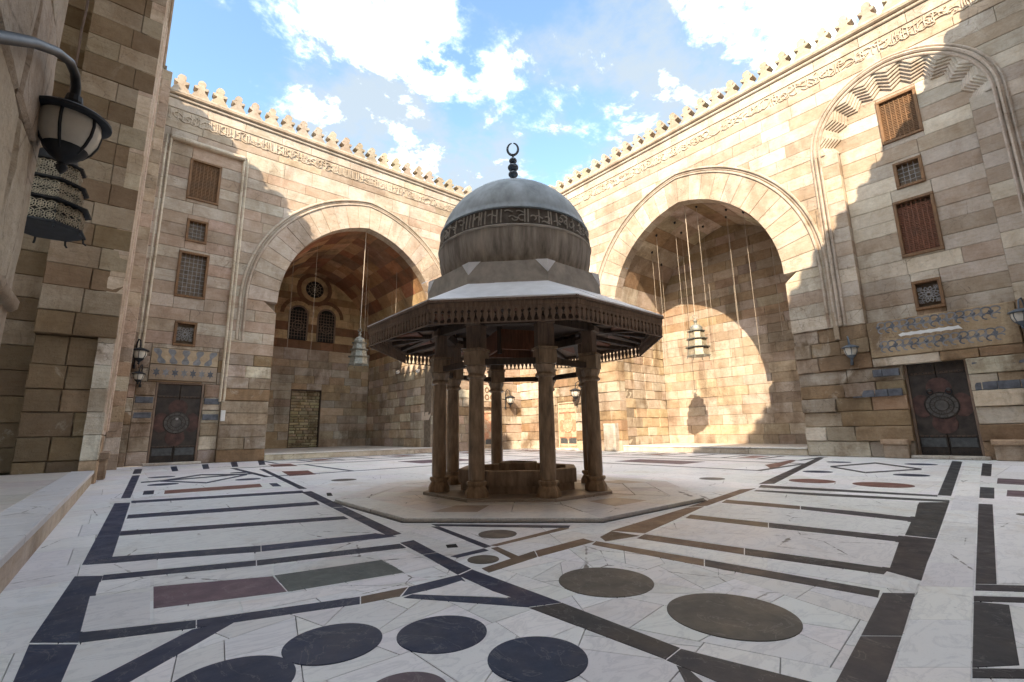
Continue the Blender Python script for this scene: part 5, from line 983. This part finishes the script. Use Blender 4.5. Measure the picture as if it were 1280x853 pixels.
# eaves: soffit, rafters, fascia with fringe, roof sheet
EA = 2.36; Z0, Z1 = 2.72, 2.80
for k in range(8):
    p0, p1 = ring(EA)[k], ring(EA)[(k+1) % 8]; i0, i1 = ring(1.20)[k], ring(1.20)[(k+1) % 8]
    u_ = Vector((p1[0]-p0[0], p1[1]-p0[1], 0)); Lk = u_.length; u_.normalize(); nrm = Vector((u_.y, -u_.x, 0))
    fe = Fr((p0[0], p0[1], 0), u_, nrm)
    mb = MB(); mb.add([(*p0, 2.66), (*p1, 2.66), (*i1, 2.84), (*i0, 2.84), (*p0, 2.68), (*p1, 2.68), (*i1, 2.88), (*i0, 2.88)], [[0, 1, 2, 3], [7, 6, 5, 4], [0, 4, 5, 1], [2, 6, 7, 3]]); sf = mb.build('soffit', 'wood', ft)
    # rafters and panels under the eave
    c0 = ((p0[0]+p1[0])/2, (p0[1]+p1[1])/2); ci = ((i0[0]+i1[0])/2, (i0[1]+i1[1])/2)
    for (q, r_) in ((L2(p0, p1, .02), L2(i0, i1, .02)), (L2(p0, p1, .5), L2(i0, i1, .5)), (L2(p0, p1, .18), L2(i0, i1, .80)), (L2(p0, p1, .82), L2(i0, i1, .20))):
        q2 = L2(q, r_, .06); mb = MB(); mb.bar((q2[0], q2[1], 2.635), (r_[0], r_[1], 2.80), .075, .075); mb.build('rafter', 'wood_black', sf)
    for t, wd in ((.30, .20), (.70, .20)):
        cc = L2(L2(p0, p1, t), L2(i0, i1, t), .42); mb = MB(); mb.obox((cc[0], cc[1], 2.715), u_*wd, -nrm*.19+Vector((0, 0, .027)), (0, 0, .018)); mb.build('soffit_panel', 'wood_red', sf)
    mb = MB(); mb.wbox(fe, -.012, Lk+.012, 2.632, 2.700, -.03, .012, .006); fs_ = mb.build('fascia_board', 'wood', ft)
    mb = MB(); mb.wbox(fe, -.03, Lk+.03, 2.703, 2.745, -.10, .035, .012); mb.build('eave_roll', 'wood', fs_)
    npend = 22; mb = MB(); st = Lk/npend
    for i in range(npend):
        c_ = (i+.5)*st; s = st/2*.97; z = 2.632
        h = [(.98, 0), (.98, -.03), (.62, -.045), (.50, -.06), (.80, -.072), (.93, -.092), (.86, -.125), (.55, -.155), (.28, -.18), (.50, -.195), (.30, -.212)]
        poly = [(c_+x*s, z+y) for x, y in h]+[(c_-x*s, z+y) for x, y in h[::-1]]
        mb.extr(fe, [(c_+(x-c_)*(1 if y > 2.60 else .86), y) for x, y in poly], -.018, .004)
    mb.build('fringe', 'wood', fs_, kind='stuff')
    mb = MB(); mb.wbox(fe, 0, Lk, 2.414, 2.428, -.016, .002, 0); mb.build('fringe_rail', 'wood', fs_)
    o0, o1 = ring(EA+.03)[k], ring(EA+.03)[(k+1) % 8]; m0, m1 = ring(1.44)[k], ring(1.44)[(k+1) % 8]
    for q in range(3):
        a_, b_ = q/3, (q+1)/3; h_ = (0, .004, .002)[q]; dz_ = random.uniform(-.004, .004)
        c1, c2, c3, c4 = L2(o0, o1, a_), L2(o0, o1, b_), L2(m0, m1, b_), L2(m0, m1, a_)
        mb = MB(); mb.add([(*c1, 2.755+h_), (*c2, 2.755+h_+dz_), (*c3, 3.27+h_), (*c4, 3.27+h_), (*c1, 2.725), (*c2, 2.725), (*c3, 3.22), (*c4, 3.22)], [[0, 1, 2, 3], [7, 6, 5, 4], [0, 4, 5, 1], [1, 5, 6, 2], [3, 7, 4, 0]]); mb.build('roof_sheet', 'white_lead', ft)
    # octagonal collar with its corner triangles
    a0, a1 = ring(1.49)[k], ring(1.49)[(k+1) % 8]; b0, b1 = ring(1.46)[k], ring(1.46)[(k+1) % 8]; ce = (CX, CY)
    mb = MB(); mb.add([(*a0, 3.18), (*a1, 3.18), (*b1, 3.60), (*b0, 3.60), (*ce, 3.66)], [[0, 1, 2, 3], [3, 2, 4]]); cl = mb.build('collar_face', 'collar', ft)
    prv = ring(1.46)[k-1]; dv = Vector((b0[0]-CX, b0[1]-CY, 0)).normalized()*.012; md = L2(b0, a0, .5); zm_ = 3.60-.42*.5
    t0, t1 = L2(b0, b1, .15), L2(b0, prv, .15); mb = MB()
    for (p_, fl_) in ((t0, False), (t1, True)):
        q_ = [(p_[0]+dv.x, p_[1]+dv.y, 3.604), (b0[0]+dv.x, b0[1]+dv.y, 3.604), (md[0]+dv.x, md[1]+dv.y, zm_)]
        mb.add(q_+[(x-dv.x*2, y-dv.y*2, z) for x, y, z in q_], [[0, 1, 2], [5, 4, 3], [0, 3, 4, 1], [0, 2, 5, 3]], None, fl_)
    mb.build('corner_triangle', 'white_lead', cl)
mb = MB(); mb.prism(ring(1.22), 2.86, 2.95); mb.build('ceiling', 'wood_black', ft)
mb = MB()
for k in range(4):
    a, b = octa(.62, k*2), octa(.62, k*2+2); mb = MB(); mb.bar((a[0], a[1], 2.55), (b[0], b[1], 2.55), .05, .34); mb.build('ceiling_panel', 'wood_red', ft)
    mb = MB(); mb.bar((a[0], a[1], 2.80), (a[0], a[1], 2.30), .06, .06); mb.build('hanger', 'wood_black', ft)
# dome: bulging lower course, inscription band, smooth lead cap, finial
RD = 1.40
def dome_r(z):
    if z < 4.18: t = (z-3.62)/(4.18-3.62); return 1.275+(RD-1.275)*math.sin(t*math.pi/2)**.8 if t > 0 else 1.275
    t = (z-4.18)/(5.62-4.18); return RD*max(0, 1-t**2.15)**.52
mb = MB(); mb.lathe([(1.25, 3.60)]+[(dome_r(3.62+.56*i/10), 3.62+.56*i/10) for i in range(11)]+[(dome_r(4.22), 4.22)], (CX, CY, 0), 72); dm = mb.build('dome_base', 'bulb', ft, smooth=40)
mb = MB(); mb.lathe([(RD+.012, 4.205), (RD+.022, 4.225), (RD+.01, 4.245)], (CX, CY, 0), 72); mb.build('dome_string', 'collar', ft, smooth=60)
zt, zb_ = 4.54, 4.245
mb = MB(); mb.lathe([(dome_r(zb_+(zt-zb_)*i/4)-.012, zb_+(zt-zb_)*i/4) for i in range(5)], (CX, CY, 0), 72); bd = mb.build('inscription_band', 'band', ft, smooth=40, label='dark band of raised lettering round the dome')
mb = MB(); rr = random.Random(11); a = 0.
def on_dome(t, z, h): r = dome_r(z)-.012+h; return Vector((CX+r*math.cos(t), CY+r*math.sin(t), z))
def stroke(pts, wd):
    for (t0, z0), (t1, z1) in zip(pts, pts[1:]):
        du, dz = (t1-t0)*RD, z1-z0; l = math.hypot(du, dz) or 1e-6; nu, nz = -dz/l*wd/2, du/l*wd/2
        q = ((t0+nu/RD, z0+nz), (t0-nu/RD, z0-nz), (t1-nu/RD, z1-nz), (t1+nu/RD, z1+nz))
        mb.add([on_dome(t, z, .020) for t, z in q]+[on_dome(t, z, -.004) for t, z in q], [[0, 1, 2, 3]]+[[i, (i+1) % 4, 4+(i+1) % 4, 4+i] for i in range(4)])
while a < 2*math.pi:
    k = rr.random()
    if k < .5: stroke([(a, zb_+.03), (a+.004, zt-.03)], .018); a += rr.uniform(.03, .06)
    elif k < .8:
        r = rr.uniform(.03, .055); cz = rr.uniform(zb_+.07, zt-.09); s0 = rr.uniform(0, 6); stroke([(a+r/RD*1.2*math.cos(s0+i*.8)+.02, cz+r*math.sin(s0+i*.8)) for i in range(6)], .016); a += r*.9
    else: zc = rr.uniform(zb_+.04, zt-.05); stroke([(a+i*.02, zc+.02*math.sin(i)) for i in range(6)], .016); a += .05
mb.build('raised_lettering', 'collar', bd, kind='stuff')
mb = MB(); mb.lathe([(dome_r(zt)-.03, zt-.002), (dome_r(zt)+.028, zt+.004), (dome_r(zt+.03)+.026, zt+.035)]+[(dome_r(z)+.012, z) for z in [zt+.05+(5.61-zt-.05)*(1-(1-i/22)**1.6) for i in range(22)]]+[(.03, 5.63)], (CX, CY, 0), 72); mb.build('dome_cap', 'lead', ft, smooth=40)
fin = [(.05, 5.58), (.06, 5.66), (.035, 5.72), (.05, 5.80)]
for zc, r in ((5.925, .095), (6.07, .105), (6.215, .078)):
    fin += [(.035, zc-r*.9)]+[(max(.03, r*math.cos(q)), zc+r*.75*math.sin(q)) for q in [-1.2+i*.3 for i in range(9)]]
fin += [(.022, 6.29), (.018, 6.35)]
mb = MB(); mb.lathe(fin, (CX, CY, 0), 20); fi = mb.build('finial', 'bluegrey', ft, smooth=35)
ca, sa = math.cos(R(-42)), math.sin(R(-42))
mb = MB(); mb.tube([(CX+.105*math.cos(q)*ca, CY+.105*math.cos(q)*sa, 6.47+.13*math.sin(q)) for q in [R(100)+R(344)*i/30 for i in range(31)]], .026, 8, None, [.35+.65*math.sin(math.pi*i/30)**.6 for i in range(31)]); mb.build('crescent', 'bluegrey', fi, smooth=50)

# ---------------------------------------------------------------- lanterns, lamps and cords
def lantern(pos, s, top, label, mat, panel, rope_mat, tiers=3, rope_r=.018, rot=0., pierced=False):
    x, y, z = pos; t = thing('hanging_lantern', label, 'lantern', (x, y, z)); n = 8
    zc = z
    W = [1.0, .86, .72, .6][:tiers]
    mb = MB(); mb.lathe([(.86*s, zc), (.97*s, zc+.02*s), (.97*s, zc+.06*s), (.5*s, zc+.07*s)], (x, y, 0), n, rot); b0 = mb.build('base_tray', mat, t)
    for i in range(n):
        a = rot+2*math.pi*i/n; mb = MB(); mb.tube([(x+.9*s*math.cos(a), y+.9*s*math.sin(a), zc+.02*s), (x+.92*s*math.cos(a), y+.92*s*math.sin(a), zc-.12*s), (x+1.0*s*math.cos(a), y+1.0*s*math.sin(a), zc-.16*s)], .03*s, 6); mb.build('foot', mat, b0)
    zc += .07*s
    for q, wd in enumerate(W):
        h = .64*s*(1-.06*q); r0 = wd*.86*s; r1 = wd*.80*s
        mb = MB(); mb.lathe([(r0, zc), (r1, zc+h)], (x, y, 0), n, rot); tr = mb.build('tier', panel, t)
        if pierced:
            mb = MB()
            for i in range(n):
                a0, a1 = rot+2*math.pi*i/n, rot+2*math.pi*(i+1)/n; p0 = Vector((x+r0*math.cos(a0), y+r0*math.sin(a0), zc)); p1 = Vector((x+r0*math.cos(a1), y+r0*math.sin(a1), zc))
                ux = (p1-p0); Lx_ = ux.length; ux.normalize(); nn = Vector((ux.y, -ux.x, 0)); f_ = Fr(p0-Vector((0, 0, zc)), ux, nn)
                for gx in range(3):
                    for gz in range(2):
                        cu, cz = Lx_*(gx+.5)/3, zc+h*(gz+.5)/2*.96; 
                        for r in (.06, .115): mb.ribbon(f_, [(cu+r*s*1.05*math.cos(k*.7854), cz+r*s*1.3*math.sin(k*.7854)) for k in range(9)], .018*s, -.004, .006)
                        for k in range(4): mb.ribbon(f_, [(cu+.12*s*math.cos(k*.7854), cz+.15*s*math.sin(k*.7854)), (cu-.12*s*math.cos(k*.7854), cz-.15*s*math.sin(k*.7854))], .013*s, -.004, .005)
            mb.build('pierced_pattern', 'lantern_panel', tr, kind='stuff')
        for i in range(n):
            a = rot+2*math.pi*i/n; mb = MB(); mb.bar((x+r0*1.01*math.cos(a), y+r0*1.01*math.sin(a), zc), (x+r1*1.01*math.cos(a), y+r1*1.01*math.sin(a), zc+h), .03*s, .03*s); mb.build('corner_rib', mat, tr)
        mb = MB(); mb.lathe([(r1*.9, zc+h), (wd*1.0*s, zc+h+.005*s), (wd*1.03*s, zc+h+.05*s), (wd*.8*s, zc+h+.09*s)], (x, y, 0), n, rot); mb.build('flared_rim', mat, t); zc += h+.09*s
    w0 = W[-1]*.62*s
    mb = MB(); mb.lathe([(w0*1.05, zc-.02*s), (w0*1.12, zc+.14*s), (w0*1.0, zc+.34*s), (w0*.6, zc+.48*s), (w0*.25, zc+.56*s), (.1*s, zc+.66*s), (.13*s, zc+.73*s), (.17*s, zc+.82*s), (.07*s, zc+.93*s), (.03*s, zc+1.06*s)], (x, y, 0), 20); mb.build('cap', mat, t, smooth=35)
    zr = zc+1.18*s
    mb = MB(); mb.tube([(x+.13*s*math.cos(q*.3927), y-.13*s*math.cos(q*.3927), zr+.15*s*math.sin(q*.3927)) for q in range(16)], .03*s, 6, None, None, True); mb.build('hanging_ring', mat, t, smooth=60)
    o = MB(); tx, ty, tz = top; z_s = zr+.15*s; k = 40
    o.tube([(x+(tx-x)*i/k+.004*math.sin(i*2.2), y+(ty-y)*i/k+.004*math.cos(i*2.2), z_s+(tz-z_s)*i/k) for i in range(k+1)], rope_r, 6); o.build('suspension_rope', rope_mat, t)
    return t
lantern((8.98, 22.55, 4.42), .53, (9.06, 22.55, 11.5), 'pale tiered metal lantern on a long rope in the deep shaded hall', 'verdigris', 'verdigris', 'rope')
lantern((19.8, 10.45, 4.22), .55, (19.8, 10.45, 11.55), 'tiered lantern hanging before the sunlit back wall', 'verdigris', 'lantern_panel', 'rope', rot=.2)
lantern((-.77, 6.42, 3.09), .335, (-.77, 6.46, 13.95), 'dark pierced bronze lantern on a chain inside the prayer hall', 'iron', 'black', 'chain', rope_r=.012, rot=.3, pierced=True)
def vz(u): # underside of vault above offset u from the arch centre
    lo, hi_ = A_S, A_H+.1
    for _ in range(30):
        m_ = (lo+hi_)/2
        if half_at(m_, .04) > abs(u): lo = m_
        else: hi_ = m_
    return lo
for i, (du, d, zb__) in enumerate(((1.9, 1.0, 4.2), (2.6, 1.6, 4.6), (1.3, 2.4, 4.4), (-.4, .9, 3.9), (-1.5, 1.5, 4.6), (-2.4, 1.1, 4.0), (-.9, 2.8, 4.8), (.5, 3.2, 4.4), (-2.9, 2.4, 4.9), (2.9, 2.9, 5.1), (1.0, 1.3, 5.2))):
    x, y = XR+d, B_C+du; mb = MB(); mb.tube([(x, y, zb__), (x+.01, y, (zb__+vz(du))/2), (x, y, vz(du))], .008, 5); c_ = mb.build('hanging_rope', 'rope', None, label='thin pale cord hanging from the vault of the sunlit shallow hall', cat='cord', group='cords hanging in the shallow hall', loc=(x, y, zb__))
    mb = MB(); mb.lathe([(.02, vz(du)-.12), (.06, vz(du)-.06), (.05, vz(du)+.02)], (x, y, 0), 8); mb.build('hook', 'iron', c_)
for i, (du, d, zb__) in enumerate(((-3.0, 2.0, 5.2), (-1.9, 2.0, 4.6), (.9, 2.2, 4.3), (2.6, 2.0, 4.3), (3.2, 3.8, 5.5), (2.2, 5.0, 5.0))):
    x, y = A_C+du, YL+d; mb = MB(); mb.tube([(x, y, zb__), (x+.01, y, (zb__+vz(du))/2), (x, y, vz(du))], .008, 5); mb.build('hanging_rope', 'rope', None, label='thin cord hanging from the red vault of the deep hall', cat='cord', group='cords hanging in the deep hall', loc=(x, y, zb__))

def lamp_body(t, c, s, paint, glass='glass'):
    """bell lantern hanging below point c"""
    x, y, z = c
    mb = MB(); mb.lathe([(.03*s, z), (.05*s, z-.02*s), (.05*s, z-.06*s), (.20*s, z-.09*s), (.30*s, z-.14*s), (.44*s, z-.20*s), (.50*s, z-.25*s), (.50*s, z-.29*s), (.46*s, z-.31*s), (.38*s, z-.30*s)], (x, y, 0), 28); hd = mb.build('lamp_hood', paint, t, smooth=35)
    pr_ = [(.37*s, z-.30*s), (.385*s, z-.42*s), (.36*s, z-.58*s), (.29*s, z-.74*s), (.19*s, z-.87*s)]
    mb = MB(); mb.lathe(pr_, (x, y, 0), 24); mb.build('glass_bowl', glass, t, smooth=50)
    for i in range(6):
        a = 2*math.pi*i/6+.35; mb = MB(); mb.tube([(x+(r+.008*s)*math.cos(a), y+(r+.008*s)*math.sin(a), zz1) for r, zz1 in pr_], .022*s, 6); mb.build('rib', paint, t, smooth=50)
    mb = MB(); mb.lathe([(.27*s, z-.78*s), (.25*s, z-.83*s), (.17*s, z-.93*s), (.08*s, z-1.0*s), (.05*s, z-1.05*s), (.075*s, z-1.09*s), (.06*s, z-1.14*s), (.02*s, z-1.2*s)], (x, y, 0), 20); mb.build('bottom_cup', paint, t, smooth=35)
# near bracket lamp on the pier
lx, ly, lz = -.325, 2.86, 2.585
bl_ = thing('bracket_lamp', 'large black bell-shaped wall lamp with frosted glass on a curved arm', 'lamp', (-.41, 1.40, 1.8))
lamp_body(bl_, (lx, ly, lz), .305, 'iron')
mb = MB(); pts = [(-.405, 1.40, 1.80), (-.39, 1.56, 1.955), (-.375, 1.74, 2.09), (-.36, 2.08, 2.33), (-.35, 2.42, 2.545), (-.338, 2.66, 2.672), (-.33, 2.79, 2.70), (-.325, 2.85, 2.67), (lx, ly, lz-.01)]
mb.tube(pts, .019, 10); mb.build('curved_arm', 'iron', bl_, smooth=60)
mb = MB(); mb.lathe([(.03, lz-.01), (.034, lz+.01), (.03, lz+.04)], (lx, ly, 0), 12); mb.build('arm_collar', 'iron', bl_)
mb = MB(); mb.obox((-.412, 1.40, 1.78), (.02, 0, 0), (0, .035, 0), (0, 0, .13)); mb.build('wall_plate', 'iron', bl_)
def wall_lamp(fr, u, z, s, label, paint='iron', side=1, d=.1, out=.35):
    t = thing('wall_lamp', label, 'lamp', fr.P(u, z, 0), 'small bell lamps on curved wall brackets')
    c = fr.P(u+side*.10*s*2, z+.42*s, out)
    lamp_body(t, c, s, paint)
    mb = MB(); mb.tube([fr.P(u, z-.9*s, .03), fr.P(u, z+.3*s, .03), fr.P(u, z+.75*s, .06), fr.P(u+side*.05*s, z+1.0*s, out*.45), fr.P(u+side*.15*s, z+.85*s, out*.9), c], .03*s+.006, 8); mb.build('curved_arm', paint, t, smooth=60)
    mb = MB(); mb.wbox(fr, u-.04, u+.04, z-.95*s, z-.7*s, -.02, .045, .01); mb.wbox(fr, u-.04, u+.04, z+.05*s, z+.25*s, -.02, .045, .01); mb.build('wall_plate', paint, t)
    return t
wall_lamp(FRt, 4.62, 3.55, .50, 'blue grey wall lamp on the eroded pier beside the right-hand door', 'bluegrey', -1)
wall_lamp(FRt, .42, 3.95, .50, 'blue grey wall lamp beyond the door, by the bench', 'bluegrey', 1)
wall_lamp(FL, .30, 4.05, .55, 'dark wall lamp on a hooked bracket beside the left-hand door', 'iron', 1, out=.5)
wall_lamp(FL, .55, 3.25, .42, 'smaller dark lamp just below the hooked bracket lamp by the left-hand door', 'iron', -1, out=.3)
wall_lamp(FL, 17.95, 2.95, .60, 'pale wall lamp between the two faded orange doors', 'iron', 1)
wall_lamp(FRt, 16.95, 3.05, .60, 'wall lamp to the right of the faded orange door in the sun', 'iron', 1)
# two small floodlights on the deep hall's worn side wall
FSd = Fr((A_C+A_R+.05, YL+.5, 0), (0, 1, 0), (-1, 0, 0))
for u, z, wh in ((1.1, 4.55, 'near its front edge'), (3.6, 4.75, 'further towards the back')):
    t = thing('floodlight', 'small white floodlight on the deep hall\'s worn side wall, '+wh, 'light', FSd.P(u, z, .05), 'floodlights on the side wall')
    p = FSd.P(u, z, .16); mb = MB(); mb.bar(p, p+Vector((-.16, -.10, -.10)), .14, .14); mb.build('lamp_head', 'white_stone', t)
    mb = MB(); mb.tube([FSd.P(u, z+.15, 0), FSd.P(u, z+.12, .12), p], .015, 6); mb.build('arm', 'iron', t)
